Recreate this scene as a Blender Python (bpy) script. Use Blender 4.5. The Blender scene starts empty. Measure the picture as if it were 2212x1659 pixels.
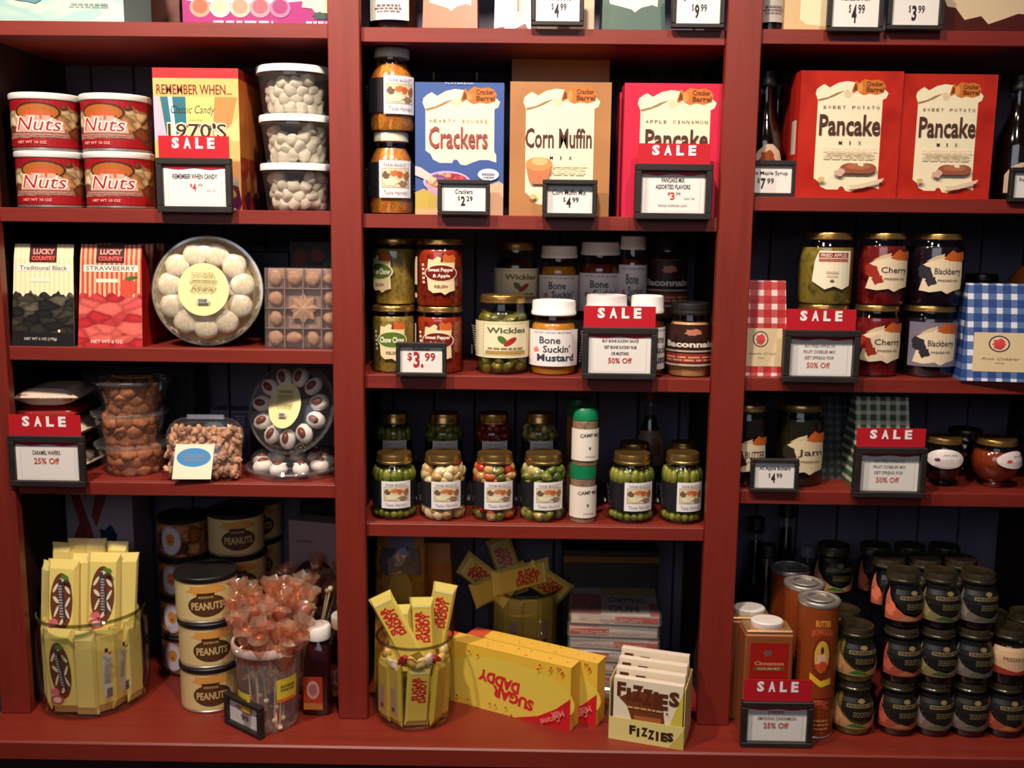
import bpy, bmesh, math, random
from mathutils import Vector, Matrix, Euler
R_ = math.radians
SC = bpy.context.scene
COL = SC.collection
# ---------------------------------------------------------------- camera, world, lights, exposure
F, CX, CY = 2150.0, 1106.0, 829.5
CAMP = Vector((0.0, -1.6, 1.5))
PITCH, YAW, ROLL = 8.935, 0.584, 0.677
CAMR = (Matrix.Rotation(R_(YAW), 3, 'Z') @ Matrix.Rotation(R_(90 - PITCH), 3, 'X') @ Matrix.Rotation(R_(ROLL), 3, 'Z'))
cd = bpy.data.cameras.new('camera'); cam = bpy.data.objects.new('camera', cd); COL.objects.link(cam)
cam.matrix_world = Matrix.Translation(CAMP) @ CAMR.to_4x4()
cd.sensor_width = 36.0; cd.lens = F / 2212.0 * 36.0; cd.clip_start = 0.05
cd.dof.use_dof = True; cd.dof.focus_distance = 1.36; cd.dof.aperture_fstop = 5.0
SC.camera = cam
w = bpy.data.worlds.new('world'); SC.world = w; w.use_nodes = True
bg = w.node_tree.nodes['Background']; bg.inputs[0].default_value = (0.75, 0.80, 1.0, 1); bg.inputs[1].default_value = 0.05
SC.view_settings.view_transform = 'Standard'; SC.view_settings.look = 'None'
SC.view_settings.gamma = 1.0; SC.view_settings.use_curve_mapping = False
SC.view_settings.exposure = 0.0
def spot(name, loc, target, power, size=70, rad=0.042, blend=0.6, col=(1.0, 0.86, 0.72)):
    l = bpy.data.lights.new(name, 'SPOT'); l.energy = power; l.spot_size = R_(size); l.spot_blend = blend
    l.shadow_soft_size = rad; l.color = col
    o = bpy.data.objects.new(name, l); COL.objects.link(o); o.location = loc
    o.rotation_euler = (Vector(target) - Vector(loc)).to_track_quat('-Z', 'Y').to_euler()
spot('track_light', (-0.76, -0.78, 2.46), (-0.58, 0.05, 1.24), 100, 106, blend=1.0)
spot('track_light', (-0.06, -0.76, 2.46), (0.04, 0.05, 1.24), 74, 106, blend=1.0)
spot('track_light', (0.50, -0.9, 2.5), (0.56, 0.05, 0.98), 36, 90, blend=1.0)
al = bpy.data.lights.new('room_fill', 'AREA'); al.shape = 'RECTANGLE'; al.size = 2.5; al.size_y = 1.2; al.energy = 16.0; al.color = (0.85, 0.88, 1.0)
ao = bpy.data.objects.new('room_fill', al); COL.objects.link(ao); ao.location = (-0.5, -3.4, 2.5)
ao.rotation_euler = (Vector((0, 0, 1.2)) - ao.location).to_track_quat('-Z', 'Y').to_euler()
# ---------------------------------------------------------------- pixel helpers (2212 x 1659 photograph)
def ray(x, y): return CAMR @ Vector(((x - CX) / F, -(y - CY) / F, -1.0))
def at(x, y, yy):
    d = ray(x, y); return CAMP + d * ((yy - CAMP.y) / d.y)
def on(x, y, z):
    d = ray(x, y); return CAMP + d * ((z - CAMP.z) / d.z)
# ---------------------------------------------------------------- materials
def lin(c):
    r = []
    for v in c[:3]:
        v = v / 255.0
        r.append(v / 12.92 if v <= 0.04045 else ((v + 0.055) / 1.055) ** 2.4)
    return (r[0], r[1], r[2], 1.0)
MC = {}
def newmat(key):
    m = bpy.data.materials.new(key); m.use_nodes = True
    nt = m.node_tree; return m, nt, nt.nodes['Principled BSDF']
def mat(c, rough=0.5, metal=0.0, spec=0.4, coat=0.0, trans=0.0):
    k = ('m', tuple(c), rough, metal, spec, coat, trans)
    if k in MC: return MC[k]
    m, nt, b = newmat('paint_%d_%d_%d' % tuple(c[:3]))
    b.inputs['Base Color'].default_value = lin(c); b.inputs['Roughness'].default_value = rough
    b.inputs['Metallic'].default_value = metal; b.inputs['Specular IOR Level'].default_value = spec
    b.inputs['Coat Weight'].default_value = coat; b.inputs['Coat Roughness'].default_value = 0.08
    if trans: b.inputs['Subsurface Weight'].default_value = trans; b.inputs['Subsurface Radius'].default_value = (0.01, 0.008, 0.006)
    MC[k] = m; return m
def _coord(nt, scale, rot=(0, 0, 0)):
    tc = nt.nodes.new('ShaderNodeTexCoord'); mp = nt.nodes.new('ShaderNodeMapping')
    nt.links.new(tc.outputs['Object'], mp.inputs['Vector'])
    s = scale if isinstance(scale, (tuple, list)) else (scale,) * 3
    mp.inputs['Scale'].default_value = s; mp.inputs['Rotation'].default_value = rot
    return mp.outputs['Vector']
def _ramp(nt, cols, interp='LINEAR', lo=0.3, hi=0.7):
    r = nt.nodes.new('ShaderNodeValToRGB'); cr = r.color_ramp; cr.interpolation = interp
    n = len(cols)
    while len(cr.elements) < n: cr.elements.new(0.5)
    for i, c in enumerate(cols):
        cr.elements[i].position = lo + (hi - lo) * i / max(1, n - 1); cr.elements[i].color = lin(c)
    return r
def mottle(cols, scale=60, rough=0.35, spec=0.5, coat=0.0, bump=0.0, detail=2.0, rot=(0, 0, 0)):
    k = ('mo', str(cols), str(scale), rough, spec, coat, bump, rot)
    if k in MC: return MC[k]
    m, nt, b = newmat('mottled')
    v = _coord(nt, scale, rot); n = nt.nodes.new('ShaderNodeTexNoise'); n.inputs['Scale'].default_value = 1.0; n.inputs['Detail'].default_value = detail
    nt.links.new(v, n.inputs['Vector']); r = _ramp(nt, cols); nt.links.new(n.outputs['Fac'], r.inputs['Fac'])
    nt.links.new(r.outputs['Color'], b.inputs['Base Color'])
    b.inputs['Roughness'].default_value = rough; b.inputs['Specular IOR Level'].default_value = spec; b.inputs['Coat Weight'].default_value = coat
    if bump:
        bp = nt.nodes.new('ShaderNodeBump'); bp.inputs['Strength'].default_value = bump; bp.inputs['Distance'].default_value = 0.002
        nt.links.new(n.outputs['Fac'], bp.inputs['Height']); nt.links.new(bp.outputs['Normal'], b.inputs['Normal'])
    MC[k] = m; return m
def photo(cols, scale=70, rot=(0, 0.5, 0), edge=0.35, rough=0.35):
    """flat printed picture of a pile of small food: voronoi cells with darker joints"""
    k = ('ph', str(cols), str(scale), rot, edge)
    if k in MC: return MC[k]
    m, nt, b = newmat('printed_picture')
    v = _coord(nt, scale, rot)
    nz = nt.nodes.new('ShaderNodeTexNoise'); nz.inputs['Scale'].default_value = 1.3; nt.links.new(v, nz.inputs['Vector'])
    mx = nt.nodes.new('ShaderNodeMix'); mx.data_type = 'VECTOR'; mx.inputs['Factor'].default_value = 0.35
    nt.links.new(v, mx.inputs[4]); nt.links.new(nz.outputs['Color'], mx.inputs[5])
    vo = nt.nodes.new('ShaderNodeTexVoronoi'); vo.inputs['Scale'].default_value = 1.0; nt.links.new(mx.outputs[1], vo.inputs['Vector'])
    sp = nt.nodes.new('ShaderNodeSeparateColor'); nt.links.new(vo.outputs['Color'], sp.inputs[0])
    r = _ramp(nt, cols, 'CONSTANT', 0.0, 1.0 - 1.0 / len(cols)); nt.links.new(sp.outputs[0], r.inputs['Fac'])
    ve = nt.nodes.new('ShaderNodeTexVoronoi'); ve.feature = 'DISTANCE_TO_EDGE'; ve.inputs['Scale'].default_value = 1.0; nt.links.new(mx.outputs[1], ve.inputs['Vector'])
    er = nt.nodes.new('ShaderNodeMapRange'); er.inputs['From Max'].default_value = 0.22; er.inputs['To Min'].default_value = edge
    nt.links.new(ve.outputs['Distance'], er.inputs['Value'])
    hs = nt.nodes.new('ShaderNodeHueSaturation'); nt.links.new(r.outputs['Color'], hs.inputs['Color']); nt.links.new(er.outputs[0], hs.inputs['Value'])
    nt.links.new(hs.outputs['Color'], b.inputs['Base Color']); b.inputs['Roughness'].default_value = rough
    MC[k] = m; return m
def gingham(c, white, cell, rough=0.45, axes=(0, 2), duty=0.45):
    k = ('gi', c, white, cell, axes, duty)
    if k in MC: return MC[k]
    m, nt, b = newmat('gingham')
    tc = nt.nodes.new('ShaderNodeTexCoord'); s = nt.nodes.new('ShaderNodeSeparateXYZ'); nt.links.new(tc.outputs['Object'], s.inputs[0])
    fs = []
    for a in axes:
        q = nt.nodes.new('ShaderNodeMath'); q.operation = 'MULTIPLY_ADD'; q.inputs[1].default_value = 1.0 / cell; q.inputs[2].default_value = 100.2
        nt.links.new(s.outputs[a], q.inputs[0])
        f = nt.nodes.new('ShaderNodeMath'); f.operation = 'FRACT'; nt.links.new(q.outputs[0], f.inputs[0])
        g = nt.nodes.new('ShaderNodeMath'); g.operation = 'LESS_THAN'; g.inputs[1].default_value = duty; nt.links.new(f.outputs[0], g.inputs[0]); fs.append(g)
    ad = nt.nodes.new('ShaderNodeMath'); ad.operation = 'ADD'; nt.links.new(fs[0].outputs[0], ad.inputs[0]); nt.links.new(fs[1].outputs[0], ad.inputs[1])
    dv = nt.nodes.new('ShaderNodeMath'); dv.operation = 'MULTIPLY'; dv.inputs[1].default_value = 0.5; nt.links.new(ad.outputs[0], dv.inputs[0])
    mid = tuple(int(a * .72 + b2 * .28) for a, b2 in zip(c, white))
    r = _ramp(nt, [c, mid, white], 'CONSTANT', 0.0, 0.8); nt.links.new(dv.outputs[0], r.inputs['Fac'])
    nt.links.new(r.outputs['Color'], b.inputs['Base Color']); b.inputs['Roughness'].default_value = rough
    MC[k] = m; return m
def stripes(c1, c2, cell, axis=0):
    k = ('st', c1, c2, cell, axis)
    if k in MC: return MC[k]
    m, nt, b = newmat('striped')
    tc = nt.nodes.new('ShaderNodeTexCoord'); s = nt.nodes.new('ShaderNodeSeparateXYZ'); nt.links.new(tc.outputs['Object'], s.inputs[0])
    q = nt.nodes.new('ShaderNodeMath'); q.operation = 'MULTIPLY_ADD'; q.inputs[1].default_value = 1.0 / cell; q.inputs[2].default_value = 100.0; nt.links.new(s.outputs[axis], q.inputs[0])
    f = nt.nodes.new('ShaderNodeMath'); f.operation = 'FRACT'; nt.links.new(q.outputs[0], f.inputs[0])
    r = _ramp(nt, [c1, c2], 'CONSTANT', 0.0, 0.5); nt.links.new(f.outputs[0], r.inputs['Fac'])
    nt.links.new(r.outputs['Color'], b.inputs['Base Color']); b.inputs['Roughness'].default_value = 0.4
    MC[k] = m; return m
def clear(tint=(1, 1, 1), amount=0.06, rough=0.03, haze=0.0):
    """thin clear glass or plastic: see-through with fresnel reflections"""
    k = ('cl', tint, amount, rough, haze)
    if k in MC: return MC[k]
    m = bpy.data.materials.new('clear_shell'); m.use_nodes = True; nt = m.node_tree
    for n in list(nt.nodes): nt.nodes.remove(n)
    o = nt.nodes.new('ShaderNodeOutputMaterial'); t = nt.nodes.new('ShaderNodeBsdfTransparent'); t.inputs[0].default_value = (*tint, 1)
    g = nt.nodes.new('ShaderNodeBsdfGlossy'); g.inputs['Roughness'].default_value = rough
    lw = nt.nodes.new('ShaderNodeLayerWeight'); lw.inputs[0].default_value = 0.25
    mr = nt.nodes.new('ShaderNodeMapRange'); mr.inputs['To Min'].default_value = amount; mr.inputs['To Max'].default_value = 0.45
    nt.links.new(lw.outputs['Fresnel'], mr.inputs['Value'])
    mx = nt.nodes.new('ShaderNodeMixShader'); nt.links.new(mr.outputs[0], mx.inputs[0]); nt.links.new(t.outputs[0], mx.inputs[1]); nt.links.new(g.outputs[0], mx.inputs[2])
    last = mx
    if haze:
        d = nt.nodes.new('ShaderNodeBsdfDiffuse'); d.inputs[0].default_value = (*[q * .86 for q in tint], 1)
        m2 = nt.nodes.new('ShaderNodeMixShader'); m2.inputs[0].default_value = haze
        nt.links.new(mx.outputs[0], m2.inputs[1]); nt.links.new(d.outputs[0], m2.inputs[2]); last = m2
    nt.links.new(last.outputs[0], o.inputs[0]); MC[k] = m; return m
GLASS = clear((0.97, 0.99, 0.97), 0.05, 0.05)
PLASTIC = clear((0.99, 0.99, 0.99), 0.07, 0.10, 0.018); RIMP = clear((.86, .86, .84), .30, .12, .05)
GOLD = mat((190, 150, 85), 0.28, 0.9); SILVER = mat((205, 200, 190), 0.3, 0.85); WHITEP = mat((238, 234, 228), 0.35)
BLACKP = mat((22, 20, 20), 0.45); CREAM = (238, 224, 190); WHITE = (240, 236, 232)
# ---------------------------------------------------------------- mesh building
def link(name, me, parent=None, loc=None, rot=None):
    o = bpy.data.objects.new(name, me); COL.objects.link(o)
    if parent is not None: o.parent = parent
    if loc is not None: o.location = loc
    if rot is not None: o.rotation_euler = rot
    return o
class MB:
    def __init__(s): s.v = []; s.f = []; s.mi = []; s.m = []
    def add(s, vs, fs, m, M=None):
        if m not in s.m: s.m.append(m)
        k = s.m.index(m); b = len(s.v)
        s.v += [tuple(M @ Vector(p)) if M is not None else tuple(p) for p in vs]
        s.f += [tuple(i + b for i in f) for f in fs]; s.mi += [k] * len(fs); return s
    def box(s, x0, x1, y0, y1, z0, z1, m, M=None):
        vs = [(x0, y0, z0), (x1, y0, z0), (x1, y1, z0), (x0, y1, z0), (x0, y0, z1), (x1, y0, z1), (x1, y1, z1), (x0, y1, z1)]
        return s.add(vs, [(0, 3, 2, 1), (4, 5, 6, 7), (0, 1, 5, 4), (1, 2, 6, 5), (2, 3, 7, 6), (3, 0, 4, 7)], m, M)
    def lathe(s, prof, m, seg=28, M=None, cx=0, cy=0, sy=1.0):
        vs = []; fs = []; n = len(prof)
        for (r, z) in prof:
            for j in range(seg):
                a = 2 * math.pi * j / seg; vs.append((cx + max(r, 1e-5) * math.cos(a), cy + sy * max(r, 1e-5) * math.sin(a), z))
        for i in range(n - 1):
            for j in range(seg):
                a, b = i * seg + j, i * seg + (j + 1) % seg; fs.append((a, b, b + seg, a + seg))
        return s.add(vs, fs, m, M)
    def tube(s, p, q, r0, r1, m, seg=8):
        p = Vector(p); q = Vector(q); d = q - p; M = Matrix.Translation(p) @ d.to_track_quat('Z', 'Y').to_matrix().to_4x4()
        return s.lathe([(0, 0), (r0, 0), (r1, d.length), (0, d.length)], m, seg, M)
    def mesh(s, name, smooth=False, bevel=0.0):
        me = bpy.data.meshes.new(name); me.from_pydata(s.v, [], s.f)
        for x in s.m: me.materials.append(x)
        me.polygons.foreach_set('material_index', s.mi)
        if bevel:
            bm = bmesh.new(); bm.from_mesh(me); bmesh.ops.bevel(bm, geom=list(bm.edges), offset=bevel, segments=1, affect='EDGES'); bm.to_mesh(me); bm.free()
        if smooth:
            me.polygons.foreach_set('use_smooth', [True] * len(me.polygons)); me.set_sharp_from_angle(angle=R_(38))
        me.update(); return me
    def obj(s, name, parent=None, smooth=False, bevel=0.0, loc=None, rot=None):
        return link(name, s.mesh(name, smooth, bevel), parent, loc, rot)
def thing(name, label, cat, loc, rz=0.0, group=None, rot=None):
    o = bpy.data.objects.new(name, None); COL.objects.link(o); o.empty_display_size = 0.02
    o.location = loc; o.rotation_euler = rot if rot else (0, 0, rz)
    o['label'] = label; o['category'] = cat
    if group: o['group'] = group
    return o
def tag(o, label, cat, group=None):
    o['label'] = label; o['category'] = cat
    if group: o['group'] = group
    return o
def dup(r, label=None):
    c = r.copy(); COL.objects.link(c)
    if label: c['label'] = label
    for ch in list(r.children):
        d = ch.copy(); COL.objects.link(d); d.parent = c
        for g in list(ch.children):
            e = g.copy(); COL.objects.link(e); e.parent = d
    return c
# ---------------------------------------------------------------- printed graphics as thin geometry
TX = {}
def glyphs(s, bold=0.0, shear=0.0):
    k = (s, bold, shear)
    if k in TX: return TX[k]
    cu = bpy.data.curves.new('t', 'FONT'); cu.body = s; cu.resolution_u = 2; cu.offset = bold; cu.shear = shear; cu.fill_mode = 'FRONT'
    o = bpy.data.objects.new('t', cu); me = o.to_mesh()
    vs = [(v.co.x, v.co.y) for v in me.vertices]; fs = [tuple(p.vertices) for p in me.polygons]
    o.to_mesh_clear(); bpy.data.objects.remove(o); bpy.data.curves.remove(cu)
    if not vs: vs = [(0, 0), (1, 0), (1, 1)]; fs = [(0, 1, 2)]
    xs = [v[0] for v in vs]; ys = [v[1] for v in vs]; x0, x1, y0, y1 = min(xs), max(xs), min(ys), max(ys)
    if s and all(ch in "-.·_" for ch in s): y0 -= .3
    vs = [((x - x0) / max(x1 - x0, 1e-6), (y - y0) / max(y1 - y0, 1e-6)) for x, y in vs]
    TX[k] = (vs, fs); return TX[k]
class G:
    def __init__(s, asp=1.0): s.it = []; s.asp = asp
    def tr(s, txt, cu, cv, ln, ht, rot, c, bold=0.0):
        '''text centred on (cu, cv), length and height as fractions of the panel height, turned by rot'''
        vs, fs = glyphs(txt, bold, 0.0); p = []
        for x, y in vs:
            dx, dy = (x - .5) * ln, (y - .5) * ht; X = dx * math.cos(rot) - dy * math.sin(rot); Yv = dx * math.sin(rot) + dy * math.cos(rot)
            p.append((cu + X / s.asp, cv + Yv))
        s.it.append((p, fs, s._m(c))); return s
    def _m(s, c): return c if not isinstance(c, tuple) else mat(c, 0.42)
    def poly(s, pts, c): s.it.append((list(pts), [tuple(range(len(pts)))], s._m(c))); return s
    def rect(s, u0, v0, u1, v1, c): return s.poly([(u0, v0), (u1, v0), (u1, v1), (u0, v1)], c)
    def ell(s, cu, cv, ru, rv, c, n=20, rot=0.0):
        p = []
        for i in range(n):
            a = 2 * math.pi * i / n; x, y = ru * math.cos(a), rv * math.sin(a)
            p.append((cu + x * math.cos(rot) - y * math.sin(rot), cv + x * math.sin(rot) + y * math.cos(rot)))
        return s.poly(p, c)
    def blob(s, cu, cv, ru, rv, c, seed=1, n=18, j=0.25):
        rnd = random.Random(seed); p = []
        for i in range(n):
            a = 2 * math.pi * i / n; k = 1 + rnd.uniform(-j, j); p.append((cu + ru * k * math.cos(a), cv + rv * k * math.sin(a)))
        return s.poly(p, c)
    def t(s, txt, u0, v0, u1, v1, c, bold=0.0, shear=0.0, rot=0.0, arc=0.0):
        vs, fs = glyphs(txt, bold, shear); p = []
        cu, cv = (u0 + u1) / 2, (v0 + v1) / 2
        for x, y in vs:
            X = u0 + x * (u1 - u0); Yv = v0 + y * (v1 - v0) + arc * (1 - (2 * x - 1) ** 2)
            if rot: dx, dy = X - cu, Yv - cv; X = cu + dx * math.cos(rot) - dy * math.sin(rot); Yv = cv + dx * math.sin(rot) + dy * math.cos(rot)
            p.append((X, Yv))
        s.it.append((p, fs, s._m(c))); return s
    def sp(s, txt, u0, v0, u1, v1, c, bold=0.0, gap=0.45):
        n = len(txt); wd = (u1 - u0) / (n + (n - 1) * gap)
        for i, ch in enumerate(txt):
            if ch != ' ':
                a = u0 + i * wd * (1 + gap); k = 0.35 if ch in 'I' else 1.0
                s.t(ch, a + wd * (1 - k) / 2, v0, a + wd * (1 + k) / 2, v1, c, bold)
        return s
    def lines(s, u0, v0, u1, v1, n, c, seed=0, duty=0.55):
        """rows of small print too small to read"""
        rnd = random.Random(seed); st = (v1 - v0) / n
        for i in range(n):
            a = rnd.uniform(0, 0.12) * (u1 - u0); b = rnd.uniform(0, 0.12) * (u1 - u0); y = v0 + i * st; x = u0 + a
            while x < u1 - b:
                L = rnd.uniform(.08, .2) * (u1 - u0); s.rect(x, y, min(x + L, u1 - b), y + st * duty, c); x += L + .03 * (u1 - u0)
        return s
    def build(s, name, parent, mf, ucut=0, vcuts=(), eps=0.00009):
        me = bpy.data.meshes.new(name); mats = []; V = []; Fc = []; MI = []
        lay = 0
        for (p, fs, m) in s.it:
            if m not in mats: mats.append(m)
            b = len(V); V += [(x, y, lay) for x, y in p]; Fc += [tuple(i + b for i in f) for f in fs]; MI += [mats.index(m)] * len(fs); lay += 1
        me.from_pydata(V, [], Fc)
        for m in mats: me.materials.append(m)
        me.polygons.foreach_set('material_index', MI)
        if ucut or vcuts:
            bm = bmesh.new(); bm.from_mesh(me)
            for i in range(1, ucut):
                bmesh.ops.bisect_plane(bm, geom=bm.verts[:] + bm.edges[:] + bm.faces[:], plane_co=(i / ucut, 0, 0), plane_no=(1, 0, 0), dist=1e-6)
            for v in vcuts:
                bmesh.ops.bisect_plane(bm, geom=bm.verts[:] + bm.edges[:] + bm.faces[:], plane_co=(0, v, 0), plane_no=(0, 1, 0), dist=1e-6)
            bm.to_mesh(me); bm.free()
        for v in me.vertices: v.co = mf(v.co.x, v.co.y, 0.0004 + v.co.z * eps)
        me.update(); return link(name, me, parent)
def flat(x0, x1, y, z0, z1): return lambda u, v, o: Vector((x0 + (x1 - x0) * u, y - o, z0 + (z1 - z0) * v))
def side(x, y0, y1, z0, z1, sgn=1): return lambda u, v, o: Vector((x + sgn * o, y0 + (y1 - y0) * u, z0 + (z1 - z0) * v))
def cyl(Rf, a0, a1, z0, z1):
    def f(u, v, o):
        a = R_(a0 + (a1 - a0) * u); r = (Rf(v) if callable(Rf) else Rf) + o
        return Vector((r * math.sin(a), -r * math.cos(a), z0 + (z1 - z0) * v))
    return f
def onz(x0, x1, y0, y1, z): return lambda u, v, o: Vector((x0 + (x1 - x0) * u, y0 + (y1 - y0) * v, z + o))
LUMP = {}
def lump(r, m, seed=0, sub=2, sq=(1, 1, 1), j=0.12, kind='l'):
    k = (r, m.name, seed, sub, sq, j)
    if k in LUMP: return LUMP[k]
    bm = bmesh.new(); bmesh.ops.create_icosphere(bm, subdivisions=sub, radius=r); rnd = random.Random(seed)
    for v in bm.verts:
        v.co = Vector((v.co.x * sq[0], v.co.y * sq[1], v.co.z * sq[2])) * (1 + rnd.uniform(-j, j))
    me = bpy.data.meshes.new('lump'); bm.to_mesh(me); bm.free(); me.materials.append(m)
    me.polygons.foreach_set('use_smooth', [True] * len(me.polygons)); LUMP[k] = me; return me
def addmesh(mb, me, M):
    mb.add([v.co.copy() for v in me.vertices], [tuple(p.vertices) for p in me.polygons], me.materials[0], M)
ORD = ['first', 'second', 'third', 'fourth', 'fifth', 'sixth', 'seventh', 'eighth', 'ninth', 'tenth', 'eleventh', 'twelfth']
ZS = {'L': [1.8095, 1.5225, 1.298, 1.072, 0.6605], 'M': [1.805, 1.519, 1.259, 1.007, 0.6605], 'R': [1.808, 1.553, 1.263, 1.073, 0.6605]}
XB = {'L': (-0.842, -0.308), 'M': (-0.258, 0.308), 'R': (0.362, 0.93)}
BACK = 0.312
# ---------------------------------------------------------------- setting
def structure(o): o['kind'] = 'structure'; return o
flm = mottle([(70, 48, 34), (92, 64, 44), (60, 40, 28)], (3, 14, 3), 0.4)
structure(MB().box(-4, 4, -4.2, 0.5, -0.05, 0, flm).obj('floor'))
structure(MB().box(-4, 4, 0.36, 0.5, 0, 3.0, mat((60, 52, 48), 0.8)).obj('wall_back'))
structure(MB().box(-4, 4, -4.2, 0.5, 3.0, 3.05, mat((70, 62, 56), 0.8)).obj('ceiling'))
# ---------------------------------------------------------------- shelving unit
def woodmat(rot):
    m, nt, b = newmat('red_stained_wood')
    v = _coord(nt, (6, 6, 6) if rot is None else rot)
    n = nt.nodes.new('ShaderNodeTexNoise'); n.inputs['Scale'].default_value = 1.0; n.inputs['Detail'].default_value = 5; n.inputs['Roughness'].default_value = .6
    nt.links.new(v, n.inputs['Vector']); r = _ramp(nt, [(104, 29, 20), (124, 38, 26), (113, 33, 22)], lo=.25, hi=.75); nt.links.new(n.outputs['Fac'], r.inputs['Fac'])
    nt.links.new(r.outputs['Color'], b.inputs['Base Color']); b.inputs['Roughness'].default_value = 0.44; b.inputs['Specular IOR Level'].default_value = 0.5
    return m
WV = woodmat((30, 30, 2.5)); WH = woodmat((2.5, 30, 30)); DARKW = mat((44, 16, 13), 0.6)
unit = thing('shelving_unit', 'red-stained wooden wall shelving with three bays full of food and candy', 'shelving', (0, 0, 0))
for (a, b) in ((-0.892, -0.842), (-0.308, -0.258), (0.308, 0.362), (0.93, 0.98)):
    MB().box(a, b, 0.0, 0.02, ZS['L'][4], 2.15, WV).obj('stile', unit, bevel=0.0015)
    c = (a + b) / 2
    MB().box(c - .009, c + .009, 0.02, BACK, ZS['L'][4], 2.15, DARKW).obj('divider_panel', unit)
for bay in 'LMR':
    x0, x1 = XB[bay]
    for i, z in enumerate([2.06] + ZS[bay][:4]):
        MB().box(x0 - .0155, x1 + .0155, 0.0205, BACK, z - 0.022, z, WH).obj('shelf', unit, bevel=0.001)
        MB().box(x0 + .0003, x1 - .0003, 0.010, 0.0205, z - 0.0225, z, WH).obj('shelf_edging', unit, bevel=0.001)
MB().box(-0.9, 0.99, -0.092, BACK, ZS['L'][4] - 0.034, ZS['L'][4] - .0002, WH).obj('base_deck', unit, bevel=0.003)
MB().box(-0.88, 0.97, -0.06, BACK, 0.0, ZS['L'][4] - 0.0345, mat((40, 16, 12), .6)).obj('base_cabinet', unit)
MB().box(-0.9, 0.99, 0.0, BACK, 2.15, 2.19, WH).obj('top_panel', unit)
bdm = mottle([(96, 90, 112), (106, 100, 122)], (20, 20, 3), .6)
x = -0.892
while x < 0.975:
    MB().box(x + .0015, x + .0785, BACK, BACK + .012, ZS['L'][4] - .03, 2.15, bdm).obj('back_board', unit, bevel=0.002)
    x += .08
# ---------------------------------------------------------------- price tags
FRM = mottle([(28, 22, 21), (38, 31, 29)], 40, 0.5)
def price_tag(label, px0, px1, pyt, pyb, yp=-0.006, head=None, sale=None, draw=None, rz=0.0, thick=0.010, group='black framed price tags', P=None, W=None, H=None, border=None):
    if P is None:
        a = at(px0, (pyt + pyb) / 2, yp); b = at(px1, (pyt + pyb) / 2, yp); pm = (px0 + px1) / 2
        z0 = at(pm, pyb, yp).z; z1 = at(pm, pyt, yp).z; P = Vector(((a.x + b.x) / 2, yp, z0)); W = b.x - a.x; H = z1 - z0
    t = thing('price_tag', label, 'price tag', P, rz, group)
    B = border or W * .082; BT = B * 1.05; h = W / 2
    m = MB(); m.box(-h, h, 0, thick, 0, B, FRM); m.box(-h, h, 0, thick, H - BT, H, FRM); m.box(-h, -h + B, 0, thick, B, H - BT, FRM); m.box(h - B, h, 0, thick, B, H - BT, FRM)
    m.obj('frame', t, bevel=0.0012)
    cy = thick * .6
    pc = MB().box(-h + B * .7, h - B * .7, cy, cy + .001, B * .7, H - BT * .7, mat((228, 222, 216), .5)).obj('price_card', t)
    g = G()
    if draw: draw(g)
    if sale:
        pts = [(0, 1.02), (0, .93)] + [(i / 16, .93 - .035 * (1 - math.cos(i / 16 * 4 * math.pi)) / 2) for i in range(1, 17)] + [(1, 1.02)]
        g.poly(pts, (176, 24, 34))
    if g.it: g.build('card_print', pc, flat(-h + B, h - B, cy, B, H - BT))
    if sale:
        (s0, s1, st) = sale; hw = (at(s1, st, yp).x - at(s0, st, yp).x); hc = (at(s1, st, yp).x + at(s0, st, yp).x) / 2 - P.x
        hz = at((s0 + s1) / 2, st, yp).z - P.z
        sh = MB().box(hc - hw / 2, hc + hw / 2, cy - .0015, cy, H - BT, hz, mat((184, 26, 38), .42)).obj('sale_header', t)
        k = G().sp('SALE', .19, .46, .80, .93, WHITE, 0.05, 0.6); k.build('sale_lettering', sh, flat(hc - hw / 2, hc + hw / 2, cy - .0015, H - .002, hz))
    return t
DK = (70, 58, 58); RD = (190, 70, 62); GY = (150, 138, 138)
def card(rows):
    def f(g):
        for (s, u0, v0, u1, v1, c) in rows: g.t(s, u0, v0, u1, v1, c, 0.02)
        g.rect(.07, .06, .075, .84, (214, 200, 194)); g.rect(.925, .06, .93, .84, (214, 200, 194)); g.rect(.07, .055, .93, .06, (214, 200, 194))
    return f
def price(name, d, c, u=0.36, nu=(.2, .8), nv=(.66, .84), col=(40, 34, 36), v=(.2, .56)):
    def f(g):
        g.t(name, nu[0], nv[0], nu[1], nv[1], col, 0.012)
        g.t('$', u, v[0] + (v[1] - v[0]) * .5, u + .05, v[1], col); g.t(d, u + .07, v[0], u + .17, v[1], col, 0.03); g.t(c, u + .2, v[0] + (v[1] - v[0]) * .5, u + .34, v[1], col, .01)
    return f
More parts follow.
